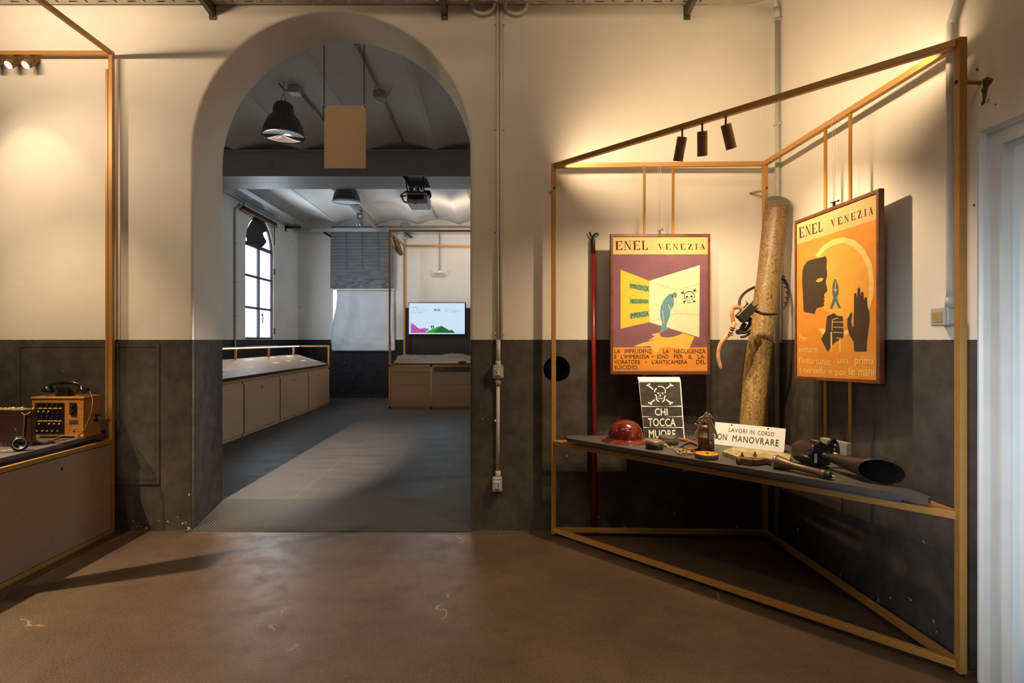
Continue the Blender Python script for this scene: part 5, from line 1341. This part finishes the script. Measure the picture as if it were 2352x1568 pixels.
# ---------------------------------------------------------------- lamps and services under the vault
def pendant(cx, cy, zr, label):
    t = thing('pendant_lamp', (cx, cy, zr), label, 'pendant lamp', 'industrial pendant lamps')
    M0 = TR(cx, cy, zr)
    MB().lathe([(.223, 0), (.224, .006), (.219, .012), (.213, .06), (.196, .12), (.165, .185), (.125, .235), (.112, .25), (.104, .255)], M0, 44, caps=False).build('shade', m_lampgrey, t)
    MB().lathe([(.217, .002), (.208, .06), (.18, .125), (.13, .185), (.07, .215), (.001, .222)], M0, 44, caps=False).build('reflector', m_reflect, t)
    MB().lathe([(.214, .006), (.05, .020), (.001, .022)], M0, 44, caps=False).build('diffuser', M_glass, t)
    mb = MB(); pr = []
    n = 40; vs = []
    prof = [(.108, .255), (.108, .30), (.100, .335), (.080, .362), (.050, .378), (.02, .384)]
    for r, z in prof:
        for k in range(n): rr_ = r*(1 if k % 2 else .95); vs.append(M0 @ Vector((rr_*math.cos(2*PI*k/n), rr_*math.sin(2*PI*k/n), z)))
    mb.add(vs, [(i*n+k, i*n+(k+1) % n, (i+1)*n+(k+1) % n, (i+1)*n+k) for i in range(len(prof)-1) for k in range(n)]); mb.build('cap', m_lampgrey, t)
    mb = MB(); z = zr
    for sx in (-1, 1): mb.bar((cx+sx*.03, cy, z+.37), (cx+sx*.008, cy, z+.46), .012, .006)
    top = RZ0+.08
    mb.tube([(cx, cy, z+.455), (cx+.012, cy, z+.47), (cx+.012, cy, z+.49), (cx, cy, z+.505), (cx, cy, top)], .005, 8); mb.build('hook', m_steel, t)
    return t
m_, t_, b_ = nt('clear_glass'); b_.inputs['Transmission Weight'].default_value = 1; b_.inputs['Roughness'].default_value = .05; b_.inputs['Base Color'].default_value = (.95,.97,1,1); M_glass = m_
pendant(-2.314, 6.2, 3.675, 'grey bell shaped pendant lamp hanging nearest the archway')
pendant(-2.43, 9.25, 3.705, 'grey pendant lamp half hidden behind the steel beam')
# conduits along the vault crowns
def crown(x): k = math.floor((x-ribs[0])/.957); u = (x-ribs[k]-.045)/(.957-.09); return RZ0+.012+.095*math.sin(PI*min(max(u,0),1))
def vault_conduit(x, y0, y1, label, boxy=None, det=None):
    z = crown(x)-.016; t = thing('ceiling_conduit', (x, (y0+y1)/2, z), label, 'conduit', 'conduits along the vault')
    MB().tube([(x, y0, z), (x, y1, z)], .014, 10).build('pipe', m_grey, t)
    mb = MB(); y = y0+.5
    while y < y1: mb.box((x-.022, y-.015, z-.018), (x+.022, y+.015, z+.016)); y += .9
    mb.build('clip', m_grey, t)
    return t
xa = (678-VX)/F*6.4; za = crown(xa)
vault_conduit(xa+.03, 6.45, 8.16, 'ceiling conduit running from junction box to beam behind hanging panel')
jb = thing('junction_box', (xa, 6.4, za-.07), 'grey junction box on the vault above the nearest pendant lamp', 'junction box')
mb = MB(); mb.cbox((.13, .13, .07), TR(xa, 6.4, za-.04), 0, .008); mb.build('housing', m_grey, jb)
mb = MB(); mb.cbox((.12, .12, .008), TR(xa, 6.4, za-.078), 0, .006); mb.build('lid', m_whitep, jb)
MB().tube(bez([(xa-.06, 6.38, za-.05), (xa-.1, 6.32, za-.06), (xa-.13, 6.25, za-.02)], 6), .006, 8).build('cable', m_black, jb)
xb = -1.335
vault_conduit(xb, 4.95, 8.16, 'ceiling conduit with smoke detector, running over the hanging panel')
yd = 6.55; zd = crown(xb)
sd = thing('smoke_detector', (xb, yd, zd-.11), 'smoke detector on the conduit right of the hanging panel', 'smoke detector')
mb = MB(); mb.cbox((.14, .14, .06), TR(xb, yd, zd-.035), 0, .01); mb.build('base', m_grey, sd)
MB().lathe([(.060, 0), (.065, -.012), (.058, -.028), (.040, -.034), (.038, -.045), (.001, -.047)], TR(xb, yd, zd-.066), 28, caps=False).build('sensor', m_whitep, sd)
vault_conduit(-1.38, 8.95, 13.3, 'ceiling conduit behind the beam, left of the projector'); vault_conduit(-.52, 8.95, 13.3, 'ceiling conduit behind the beam, right of the projector')
for x, y, nm in ((-1.38, 10.35, 'smoke detector on the far vault left of the projector'), (-.95+.43, 9.9, 'smoke detector on the far vault under the projector side')):
    z = crown(x); s_ = thing('smoke_detector', (x, y, z-.11), nm, 'smoke detector')
    mb = MB(); mb.cbox((.14, .14, .06), TR(x, y, z-.035), 0, .01); mb.build('base', m_grey, s_)
    MB().lathe([(.060, 0), (.065, -.012), (.058, -.028), (.040, -.034), (.001, -.045)], TR(x, y, z-.066), 24, caps=False).build('sensor', m_grey, s_)
# hanging card panel on chains
Yh = 5.0
hp_ = thing('hanging_panel', P(791, 386, Yh), 'blank tan panel hanging on two chains in the archway', 'panel')
a, b = P(744.5, 386, Yh), P(840, 242, Yh)
mb = MB(); mb.prism(rr(a.x, a.z, b.x, b.z, .006, .006), lambda u, v: (u, Yh, v), lambda u, v: (u, Yh+.012, v)); mb.build('board', m_board, hp_)
for px in (744, 836):
    X = P(px, 250, Yh).x; mb = MB(); z = b.z+.004; i = 0
    while z < RZ0+.09:
        d = Vector((1,0,0)) if i % 2 else Vector((0,1,0))
        mb.tube([Vector((X, Yh+.006, z+.011))+d*(.0055*math.cos(q_))+Vector((0,0,.012*math.sin(q_))) for q_ in [2*PI*k/8 for k in range(8)]], .0022, 5, closed=True); z += .0185; i += 1
    mb.build('chain', m_dark, hp_)
mb = MB(); X = P(744, 250, Yh).x
for k in range(7):
    d = Vector((1,0,0)) if k % 2 else Vector((0,1,0))
    mb.tube([Vector((X-.004, Yh-.004, b.z-.012-k*.0185))+d*(.0055*math.cos(q_))+Vector((0,0,.012*math.sin(q_))) for q_ in [2*PI*j/8 for j in range(8)]], .0022, 5, closed=True)
mb.build('chain_end', m_dark, hp_)
mb = MB()
for px in (744, 836): c = P(px+2, 245, Yh); mb.lathe([(.008, -.002), (.008, .016)], axisM((c.x, Yh-.002, c.z), (0,1,0)), 10)
mb.build('eyelet', m_rust, hp_)
# projector under the beam
Yp_ = 8.45
pj = thing('projector', P(957, 430, Yp_), 'ceiling projector with dangling cables hung from the steel beam', 'projector')
Q = lambda zx, zy, Y=Yp_: P(900+zx*.0765, 370+zy*.0765, Y)
def qbox(x0, y0, x1, y1, Y0, Y1, mat, nm, bev=0.0):
    a, b = Q(x0, y1, Y0), Q(x1, y0, Y0); mb = MB(); mb.box((a.x, Y0, a.z), (b.x, Y1, b.z)); return mb.build(nm, mat, pj, bevel=bev)
qbox(440, 940, 1070, 1260, 8.30, 8.75, m_proj, 'body', .02)
qbox(480, 1000, 960, 1145, 8.293, 8.30, m_black, 'front_grille')
qbox(510, 755, 820, 920, 8.36, 8.6, m_proj, 'media_box', .01)
MB().lathe([(.024, 0), (.024, .01)], axisM(Q(592, 838, 8.36), (0,-1,0)), 20).build('knob', m_black, pj)
qbox(770, 785, 810, 910, 8.35, 8.36, m_black, 'slot')
MB().lathe([(.006, 0), (.005, .006)], axisM(Q(680, 840, 8.36), (0,-1,0)), 8).build('status_light', m_tick, pj)
a = Q(700, 1230, 8.30); MB().lathe([(.035, 0), (.030, .012), (.001, .018)], axisM((a.x, 8.302, a.z), (0,-1,-.3)), 20).build('lens', m_reflect, pj)
for zx in (432, 940):
    a = Q(zx, 300, 8.26); b = Q(zx, 880, 8.36); mb = MB(); mb.bar(a, (a.x, 8.27, Q(0, 690, 8.27).z), .012, .03, up=(0,1,0)); mb.bar((a.x, 8.27, Q(0, 690, 8.27).z), (a.x, 8.40, b.z), .012, .03, up=(0,1,0)); mb.build('hanger', m_black, pj)
qbox(400, 905, 1010, 940, 8.34, 8.7, m_dark, 'mount_plate')
for pts in (((500,880),(360,950),(270,1040),(300,1060),(430,1030)), ((270,1050),(320,1120),(370,1210),(470,1250),(510,1275)), ((640,740),(720,690),(850,720),(880,800),(920,880)), ((1000,900),(1100,900),(1170,1040),(1130,1120))):
    MB().tube(bez([Q(*p, 8.34) for p in pts], 6), .011, 8).build('cable', m_black, pj)
qbox(990, 880, 1150, 1000, 8.40, 8.55, m_black, 'power_brick')
# hoist beam with trolley
hb = thing('hoist_rail', (-2.79, 11, 4.05), 'slim grey hoist rail under the far vault carrying a trolley', 'rail')
mb = MB(); mb.box((-2.83, 8.95, 4.05), (-2.75, 13.45, 4.062)); mb.box((-2.795, 8.95, 4.06), (-2.785, 13.45, 4.20)); mb.build('beam', m_beam, hb)
tr_ = thing('hoist_trolley', (-2.79, 11.7, 3.80), 'grey hoist trolley with pulley wheels on the slim rail', 'trolley')
for sx in (-1, 1):
    mb = MB(); mb.box((-2.79+sx*.055-.006, 11.62, 3.93), (-2.79+sx*.055+.006, 11.78, 4.13)); mb.build('side_plate', m_steel, tr_)
    for y in (11.66, 11.74): MB().lathe([(.03, -.01), (.036, -.005), (.036, .01)], axisM((-2.79+sx*.04, y, 4.097), (sx,0,0)), 16).build('wheel', m_steel, tr_)
mb = MB(); mb.box((-2.85, 11.66, 3.95), (-2.73, 11.74, 3.97)); mb.box((-2.81, 11.67, 3.83), (-2.77, 11.73, 3.95)); mb.build('yoke', m_steel, tr_)
MB().lathe([(.04, -.012), (.055, -.008), (.045, 0), (.055, .008), (.04, .012)], axisM((-2.75, 11.66, 3.84), (.3,-1,0)), 20).build('pulley', m_steel, tr_)
MB().tube(bez([(-2.84, 11.65, 3.95), (-2.86, 11.65, 3.90), (-2.85, 11.65, 3.83), (-2.83, 11.65, 3.80), (-2.81, 11.65, 3.82)], 5), .010, 8).build('hook', m_steel, tr_)
# far cable trays
ft = thing('far_cable_tray', (-4.5, 11, 4.0), 'galvanised cable tray around the far room corner under the vault', 'cable tray')
m_gal = M_('bright_galvanised', (.55, .58, .60), .28, .85, var=.15, scale=30)
mb = MB(); perforated(mb, 8.92, 13.1, -4.66, -4.36, 4.0, along='y', pitch=.10); mb.box((-4.365, 8.92, 4.0), (-4.355, 13.1, 4.085)); mb.box((-4.665, 8.92, 4.0), (-4.655, 13.1, 4.085)); mb.build('tray_channel', m_gal, ft)
mb = MB(); perforated(mb, -4.2, 2.05, 13.12, 13.46, 3.95, pitch=.10); mb.box((-4.25, 13.11, 3.95), (2.05, 13.12, 4.035)); mb.build('tray_channel', m_gal, ft)
mb = MB(); mb.prism([(-4.66,13.1),(-4.36,13.1),(-4.2,13.12),(-4.2,13.46),(-4.5,13.46),(-4.62,13.36)], lambda u, v: (u, v, 3.955), lambda u, v: (u, v, 3.965)); mb.build('tray_corner', m_gal, ft)
for y in (9.0, 12.65):
    mb = MB(); mb.box((BL, y, 3.94), (-4.34, y+.04, 3.995)); mb.box((BL, y, 3.88), (BL+.02, y+.05, 4.06)); mb.build('bracket', m_dark, ft)
for x in (-3.98, -2.1): mb = MB(); mb.bar((x+.1, BY-.01, 3.89), (x, 13.12, 3.945), .03, .04); mb.build('bracket', m_dark, ft)
lc = thing('far_wall_conduit', (BL+.02, 10.2, 1.4), 'thin conduit rising beside the arched window to the tray', 'conduit')
MB().tube(bez([(BL+.018, 10.2, FZ+.9), (BL+.018, 10.2, 2.4), (BL+.018, 10.2, 3.70), (BL+.02, 10.25, 3.82), (BL+.06, 10.42, 3.93), (BL+.09, 10.45, 4.0)], 6), .018, 10).build('pipe', m_grey, lc)
mb = MB()
for z in (1.9, 2.5, 3.2): mb.box((BL, 10.17, z-.015), (BL+.042, 10.23, z+.015))
mb.build('clip', m_grey, lc)
th = MB(); a = P(689, 698, BY); th.cbox((.09, .13, .03), basisM((a.x, BY-.015, a.z), (1,0,0), (0,0,1), (0,-1,0)), 0, .008); o = th.build('thermostat', m_whitep); tag(o, 'small white thermostat on the far wall near the corner', 'thermostat')
el = thing('emergency_light', P(1010, 634, BY), 'white emergency light box on the far wall above the screen', 'emergency light')
a = P(1010, 628, BY-.03)
mb = MB(); mb.cbox((.33, .14, .06), basisM((a.x, BY-.03, a.z), (1,0,0), (0,0,1), (0,-1,0)), 0, .015); mb.build('housing', m_whitep, el)
mb = MB(); mb.cbox((.27, .06, .02), basisM((a.x, BY-.066, a.z-.015), (1,0,0), (0,0,1), (0,-1,0)), 0, .01); mb.build('diffuser', m_grey, el)
MB().lathe([(.012, 0), (.010, .008)], axisM((a.x, BY-.06, a.z+.045), (0,-1,0)), 8).build('status_light', m_tick, el)
MB().tube([(a.x, BY-.02, a.z+.07), (a.x, BY-.02, 3.95)], .015, 8).build('conduit', m_grey, el)
pc = thing('far_post_conduit', (-2.1, BY-.03, .2), 'pale conduit on the far wall behind the gold frame post', 'conduit')
X = P(930, 600, BY).x; MB().tube([(X, BY-.02, .7), (X, BY-.02, 3.95)], .02, 8).build('pipe', m_pipe, pc)
mb = MB(); mb.cbox((.09, .16, .06), TR(X+.02, BY-.05, 3.86), 0, .008); mb.build('box', m_grey, pc)
fb = MB(); a = P(932, 518, BY); fb.cbox((.16, .06, .12), TR(a.x, BY-.03, a.z), 0, .01); o = fb.build('junction_box', m_grey); tag(o, 'grey junction box above the far cable tray', 'junction box')
fc = MB(); fc.tube([(-3.9, BY-.02, 4.14), (2.0, BY-.02, 4.14)], .015, 8); o = fc.build('far_wall_cable', m_grey); tag(o, 'thin conduit running along the far wall top above the tray', 'conduit')

# ---------------------------------------------------------------- sloping desk along the far left wall
CX = -3.57; CT = .885
for y0, y1, lab in ((6.69, 8.05, 'nearest the arch, cut by the left jamb'), (8.085, 9.41, 'second from the arch'), (9.44, 10.82, 'third from the arch'), (10.84, 12.2, 'farthest, beside the paper sheet')):
    t = thing('desk_cabinet', ((CX+BL)/2, (y0+y1)/2, FZ), 'brown base cabinet under the sloping desk, ' + lab, 'cabinet', 'cabinets under the sloping desk')
    mb = MB(); mb.box((BL+.05, y0, FZ), (CX-.02, y1, CT)); mb.build('carcass', m_mdf2, t)
    mb = MB(); mb.box((CX-.018, y0+.012, FZ+.05), (CX, y1-.012, CT-.045)); dd = mb.build('door', m_mdf2, t)
    mb = MB(); mb.lathe([(.018, 0), (.018, .003)], axisM((CX, (y0+y1)/2-.05, CT-.13), (1,0,0)), 12); mb.build('finger_hole', m_black, dd)
dk_ = thing('sloping_desk', (-4.0, 9.0, CT), 'long sloping display desk with gold rail and glowing light bar', 'display desk')
mb = MB(); mb.box((BL+.05, 5.4, CT), (CX+.005, 12.21, CT+.028)); mb.build('base_rail', m_gold, dk_)
sl0 = Vector((-3.60, 0, .945)); sl1 = Vector((-4.24, 0, 1.150)); sd_ = (sl1-sl0); sn = Vector((sd_.z, 0, -sd_.x)).normalized()
mb = MB(); vs = []
for y in (5.4, 12.16):
    for p in (sl0, sl1, Vector((sl1.x, 0, CT+.03)), Vector((sl0.x-.02, 0, CT+.03))): vs.append((p.x, y, p.z))
mb.add(vs, [(0,1,2,3), (7,6,5,4), (0,4,5,1), (1,5,6,2), (2,6,7,3), (3,7,4,0)], 0); mb.build('wedge', m_black, dk_)
m_panelp = M_('desk_panel', (.185, .145, .115), .55, var=.05); m_label = M_('pale_label', (.56, .52, .47), .6, var=.04); m_faint = M_('faint_print', (.27, .22, .175), .6, var=.04)
def dp(u, y, o): p = sl0.lerp(sl1, u)+sn*o; return (p.x, y, p.z)
mb = MB(); mb.prism([(0, 5.4), (1, 5.4), (1, 12.16), (0, 12.16)], lambda u, v: dp(u, v, .001), lambda u, v: dp(u, v, .012)); pn = mb.build('graphic_panel', m_panelp, dk_)
mb = MB(); lf = lambda u, v: dp(u, v, .0128)
for u, y, du, dy in ((.14,7.55,.14,.30),(.36,8.05,.12,.30),(.34,8.70,.12,.34),(.46,10.0,.10,.3),(.50,10.75,.10,.2),(.40,11.35,.10,.3),(.80,7.75,.12,.24),(.86,8.4,.08,.2),(.80,9.4,.12,.34),(.82,11.3,.10,.30),(.85,10.5,.07,.22),(.10,6.6,.14,.3),(.7,6.4,.14,.3),(.42,6.9,.12,.3)):
    mb.poly([[(u,y),(u+du,y+.0),(u+du,y+dy),(u,y+dy)]], lf, 0)
for k in range(5): mb.poly([rect(.30+.12*k, 11.82, .36+.12*k, 12.08)], lf, 0)
rnd = random.Random(11); y = 6.6
while y < 11.7:
    for u in (.55, .62, .69): 
        if rnd.random() < .8: mb.poly([rect(u, y, u+.05, y+rnd.uniform(.12,.22))], lf, 1)
    y += .25
mb.poly([rect(.665, 6.4, .672, 11.7)], lf, 1)
mb.build('label', [m_label, m_faint], pn)
RZ_ = 1.335; RX_ = -4.21
mb = MB(); mb.bar((RX_, 5.4, RZ_), (RX_, 12.2, RZ_), .035, .035); mb.build('rail', m_gold, dk_)
for y in (6.6, 9.17, 9.17+0, 8.33): pass
for px in (541, 617, 674): y = RX_*F/(px-VX); mb = MB(); mb.box((RX_-.017, y-.017, CT+.028), (RX_+.017, y+.017, RZ_-.017)); mb.build('rail_post', m_gold, dk_)
mb = MB(); mb.bar((RX_, 12.185, RZ_), (CX-.01, 12.185, RZ_), .035, .035); mb.box((CX-.03, 12.168, CT+.028), (CX+.005, 12.203, RZ_+.017)); mb.build('end_frame', m_gold, dk_)
mb = MB(); mb.box((RX_+.018, 5.6, RZ_+.006), (RX_+.045, 12.1, RZ_+.022)); mb.build('light_housing', m_steel, dk_)
mb = MB(); mb.box((RX_+.020, 6.0, RZ_-.006), (RX_+.046, 12.05, RZ_+.006)); mb.build('light_bar', m_ledc, dk_)
lamp('AREA', 'desk_light', (RX_+.05, 9.0, RZ_-.01), (RX_+.35, 9.0, .9), 5, (1,.66,.36), shape='RECTANGLE', size=.03, size_y=6.0)
bpy.data.objects['desk_light'].rotation_euler = basisM((0,0,0), Vector((.8,0,.6)), Vector((0,1,0)), Vector((-.6,0,.8))).to_euler()

# ---------------------------------------------------------------- far display with relief map and screen
DX0, DX1, DF, DB, DT = -2.145, .45, 11.36, 13.18, .965
fd = thing('far_display_frame', (-.9, 12.2, FZ), 'gold framed display with drawers and dark back panel in the far room', 'display frame')
FT = 3.66
for x, y in ((DX0+.02, DF+.02), (DX0+.02, DB), (DX1, DF+.02), (DX1, DB)):
    mb = MB(); mb.box((x-.02, y-.02, FZ), (x+.02, y+.02, FT)); mb.build('post', m_gold, fd)
for p, q in (((DX0+.042, DF+.02), (DX1-.022, DF+.02)), ((DX0+.02, DF+.042), (DX0+.02, DB-.022)), ((DX0+.042, DB), (DX1-.022, DB)), ((DX1, DF+.042), (DX1, DB-.022))):
    mb = MB(); mb.bar((*p, FT-.02), (*q, FT-.02), .038, .04); mb.build('top_rail', m_gold, fd)
mb = MB(); mb.box((DX0, DF, FZ), (DX1, DF+.03, FZ+.035)); mb.box((DX0, DF, DT-.03), (DX1, DF+.03, DT)); mb.box((DX0+.04, DF+.02, FZ), (DX1, DB, DT-.03)); mb.build('carcass', m_gold, fd)
xs = P(990, 900, DF).x
for x0, x1 in ((DX0+.045, xs-.02), (xs+.02, DX1-.02)):
    z2 = P(0, 883, DF).z
    mb = MB(); mb.box((x0, DF+.004, FZ+.045), (x1, DF+.02, z2-.004)); mb.build('lower_drawer', m_mdf2, fd)
    mb = MB(); mb.box((x0, DF+.004, z2+.004), (x1, DF+.02, DT-.045)); ud = mb.build('upper_drawer', m_mdf2, fd)
    if x0 < -1.9: mb = MB(); z3 = P(0, 851, DF).z; mb.box((x0+.02, DF-.012, z3-.006), (x1-.0, DF+.004, z3+.004)); mb.build('drawer_lip', m_gold, ud)
mb = MB(); mb.box((xs-.02, DF, FZ), (xs+.02, DF+.03, DT)); mb.build('divider', m_gold, fd)
a, b = P(997, 853, DF), P(1079, 843, DF)
mb = MB(); mb.box((a.x, DF-.004, a.z), (b.x, DF+.01, b.z)); mp_ = mb.build('media_player', m_black, fd)
MB().lathe([(.006, 0), (.005, .003)], axisM((P(1014, 848, DF).x, DF-.004, P(0, 848, DF).z), (0,-1,0)), 8).build('status_light', m_redled, mp_)
mb = MB(); mb.box((DX0+.045, DF+.01, DT), (DX1-.02, DB-.03, DT+.022)); mb.build('table_slab', m_black, fd)
mb = MB(); mb.box((P(930, 800, 13.27).x, 13.27, .7), (.2, 13.30, P(0, 707, 13.27).z)); mb.build('back_panel', m_black, fd)
rm = MB(); nx, ny = 90, 50; vs = []; x0, x1, y0, y1 = -2.06, .35, DF+.06, 13.05; zb = DT+.022
for j in range(ny+1):
    for i in range(nx+1):
        x = x0+(x1-x0)*i/nx; y = y0+(y1-y0)*j/ny; v = j/ny; u = i/nx
        r = mn.ridged_multi_fractal(Vector((x*1.6, y*1.6, .7)), 1.0, 2.1, 5, 1.0, 2.0)
        mask = min(1, max(0, (v-.18)/.35+(.30-u)*2.2)); mask = min(1, mask)
        vs.append((x, y, zb+.025+mask*(.05+.062*r*(.55+.6*v))*(1-.25*u)))
rm.add(vs, [(j*(nx+1)+i, j*(nx+1)+i+1, (j+1)*(nx+1)+i+1, (j+1)*(nx+1)+i) for j in range(ny) for i in range(nx)], 0, False)
for f_i in range(len(rm.f)):
    zmx = max(rm.v[i][2] for i in rm.f[f_i])
    if zmx < zb+.03: rm.m[f_i] = 1
n0 = len(vs); ed = [j*(nx+1) for j in range(ny, -1, -1)]+list(range(nx+1))+[j*(nx+1)+nx for j in range(ny+1)]
sv = [vs[i] for i in ed]+[(vs[i][0], vs[i][1], zb) for i in ed]; m = len(ed); rm.add(sv, [(i, i+1, m+i+1, m+i) for i in range(m-1)], 2)
o = rm.build('relief_map', [m_relief, m_relief_flat, m_mdf2]); tag(o, 'brown mountain relief map on the far display table', 'relief map')
mb = MB(); a = PZ(1062, 832, zb+.03); mb.cbox((.16, .08, .03), TR(a.x, a.y, zb+.04), 0, .01); o = mb.build('cursor_block', m_black); tag(o, 'small black block lying on the flat part of the relief map', 'block')
# screen
tv = thing('wall_screen', (-1.37, 13.2, 1.58), 'bright wall screen showing pink and green mountains', 'screen')
SY = 13.2; s0, s1 = P(938, 769, SY), P(1070, 694, SY)
mb = MB(); mb.box((s0.x, SY, s0.z), (s1.x, SY+.07, s1.z)); mb.build('bezel', m_blackgl, tv, bevel=.004)
sc = lambda o: (lambda zx, zy: (P(880+zx*.2295, 500+zy*.2295, SY).x, SY-o, P(880+zx*.2295, 500+zy*.2295, SY).z))
SM = [emit('screen_sky', (.66,.84,1.0), .86), emit('screen_pink', (.50,.09,.42), .9), emit('screen_green', (.01,.13,.03), .9), emit('screen_lime', (.02,.40,.01), .9), emit('screen_ink', (.01,.02,.05), .5), emit('screen_grey', (.40,.50,.58), .9), emit('screen_blue', (.22,.32,.75), .9), emit('screen_white', (.9,.97,1.0), .9)]
mb = MB(); f0, f1_, f2, f3 = sc(.001), sc(.002), sc(.003), sc(.004)
mb.poly([rect(260, 853, 817, 1163)], f0, 0)
mb.poly([[(277,1060),(285,1050),(365,1112),(410,1103),(452,1110),(455,1122),(440,1130),(420,1152),(277,1152)]], f1_, 1)
mb.poly([[(500,1152),(565,1090),(585,1080),(665,1128),(685,1118),(722,1152)]], f1_, 2)
mb.poly([[(420,1152),(455,1130),(560,1085),(570,1090),(500,1152)]], f2, 3); mb.poly([[(277,1062),(285,1050),(300,1062),(288,1072)]], f2, 6)
mb.poly([circ(493, 1092, 16, 17, 20)], f2, 4); mb.poly([circ(493, 1085, 4, 5, 10)], f3, 7); mb.poly([circ(493, 1098, 6, 6, 10)], f3, 7)
addp(mb, stroke([(722,1136),(806,1136),(806,1152),(722,1152)], 2), f1_, 5)
for k in range(9): addp(mb, stroke([(280+k*20,1085+k*4),(292+k*20,1150)], 1.2), f2, 2) if k < 7 else None
text_into(mb, '66-56', [(510,908),(572,908),(572,933),(510,933)], f1_, 4, .03)
for y_, x0_, x1_, c_ in ((897,285,346,4),(912,285,440,5),(922,285,440,5),(932,285,470,5),(942,285,420,5),(951,285,335,5),(951,342,396,4),(897,612,655,5),(912,612,740,5),(922,612,760,5),(932,612,780,5),(941,612,700,5),(941,702,738,4),(941,745,775,5)):
    x_ = x0_; rnd2 = random.Random(int(y_*x0_))
    while x_ < x1_: l_ = rnd2.uniform(5, 14); mb.poly([rect(x_, y_-2, min(x_+l_, x1_), y_+(1.2 if c_ == 5 else 2))], f1_, c_); x_ += l_+4
mb.build('picture', SM, tv)
lamp('AREA', 'screen_glow', ((s0.x+s1.x)/2, SY-.03, 1.95), (-1.37, 10, 1.9), 6, (.7,.85,1), shape='RECTANGLE', size=1.2, size_y=.7)
# spots of the far display
g = 'spotlights on the far display rail'
for k in range(4):
    y = 11.75+.16*k
    spotlight((DX0+.02, y, FT-.04), (.30, .15, -1), ('gold spotlight on the far display rail, ' + ('nearest', 'second', 'third', 'farthest')[k] + ' of four'), g, length=.30, r=.045, energy=14, size=90, drop=.05)
lamp('SPOT', 'far_display_beam', (-.7, 11.6, 3.5), (-.9, 13.5, 2.6), 60, WARM2, spot_size=math.radians(120), spot_blend=.8, shadow_soft_size=.03)
lamp('AREA', 'far_led_line', (-.5, 11.42, 3.70), (-.5, 12.0, 4.6), 13, WARM2, shape='RECTANGLE', size=2.4, size_y=.03)

# ---------------------------------------------------------------- every small fitting is a part of its own
def split_pieces(o):
    me = o.data; n = len(me.vertices); par = list(range(n))
    def fd(i):
        while par[i] != i: par[i] = par[par[i]]; i = par[i]
        return i
    for e in me.edges:
        a, b = fd(e.vertices[0]), fd(e.vertices[1])
        if a != b: par[a] = b
    co_ = [v.co.copy() for v in me.vertices]; isl = {}
    for i in range(n): isl.setdefault(fd(i), []).append(i)
    boxes = []
    for k, ids in isl.items():
        lo = [min(co_[i][a] for i in ids)-.002 for a in range(3)]; hi = [max(co_[i][a] for i in ids)+.002 for a in range(3)]
        boxes.append([lo, hi, {k}])
    merged = True
    while merged:
        merged = False
        for i in range(len(boxes)):
            for j in range(i+1, len(boxes)):
                A, B = boxes[i], boxes[j]
                if all(A[0][a] <= B[1][a] and B[0][a] <= A[1][a] for a in range(3)):
                    A[0] = [min(A[0][a], B[0][a]) for a in range(3)]; A[1] = [max(A[1][a], B[1][a]) for a in range(3)]; A[2] |= B[2]; boxes.pop(j); merged = True; break
            if merged: break
    if len(boxes) < 2: return
    base = o.name.split('.')[0]
    polys = [(tuple(p.vertices), p.material_index, p.use_smooth) for p in me.polygons]; mats = list(me.materials)
    for bi, (lo, hi, ks) in enumerate(boxes):
        pl = [p for p in polys if fd(p[0][0]) in ks]; used = sorted({i for p in pl for i in p[0]}); mp = {i: k for k, i in enumerate(used)}
        m2 = bpy.data.meshes.new(base); m2.from_pydata([tuple(co_[i]) for i in used], [], [[mp[i] for i in p[0]] for p in pl])
        for m in mats: m2.materials.append(m)
        m2.polygons.foreach_set('material_index', [p[1] for p in pl]); m2.polygons.foreach_set('use_smooth', [p[2] for p in pl]); m2.update()
        if bi == 0: o.data = m2
        else:
            q = o.copy(); q.data = m2; C.objects.link(q)
for o in list(C.objects):
    if o.type == 'MESH' and o.parent and o.name.split('.')[0] in ('key_lever', 'collar', 'clip', 'screw', 'rivet', 'bolt', 'hole', 'foot', 'eyelet', 'hinge', 'buckle', 'spike', 'label_strip', 'plinth', 'cable', 'bracket', 'tray_channel_', 'flange', 'lid_rail', 'lift_cord', 'feet', 'chain_', 'hook'):
        split_pieces(o)
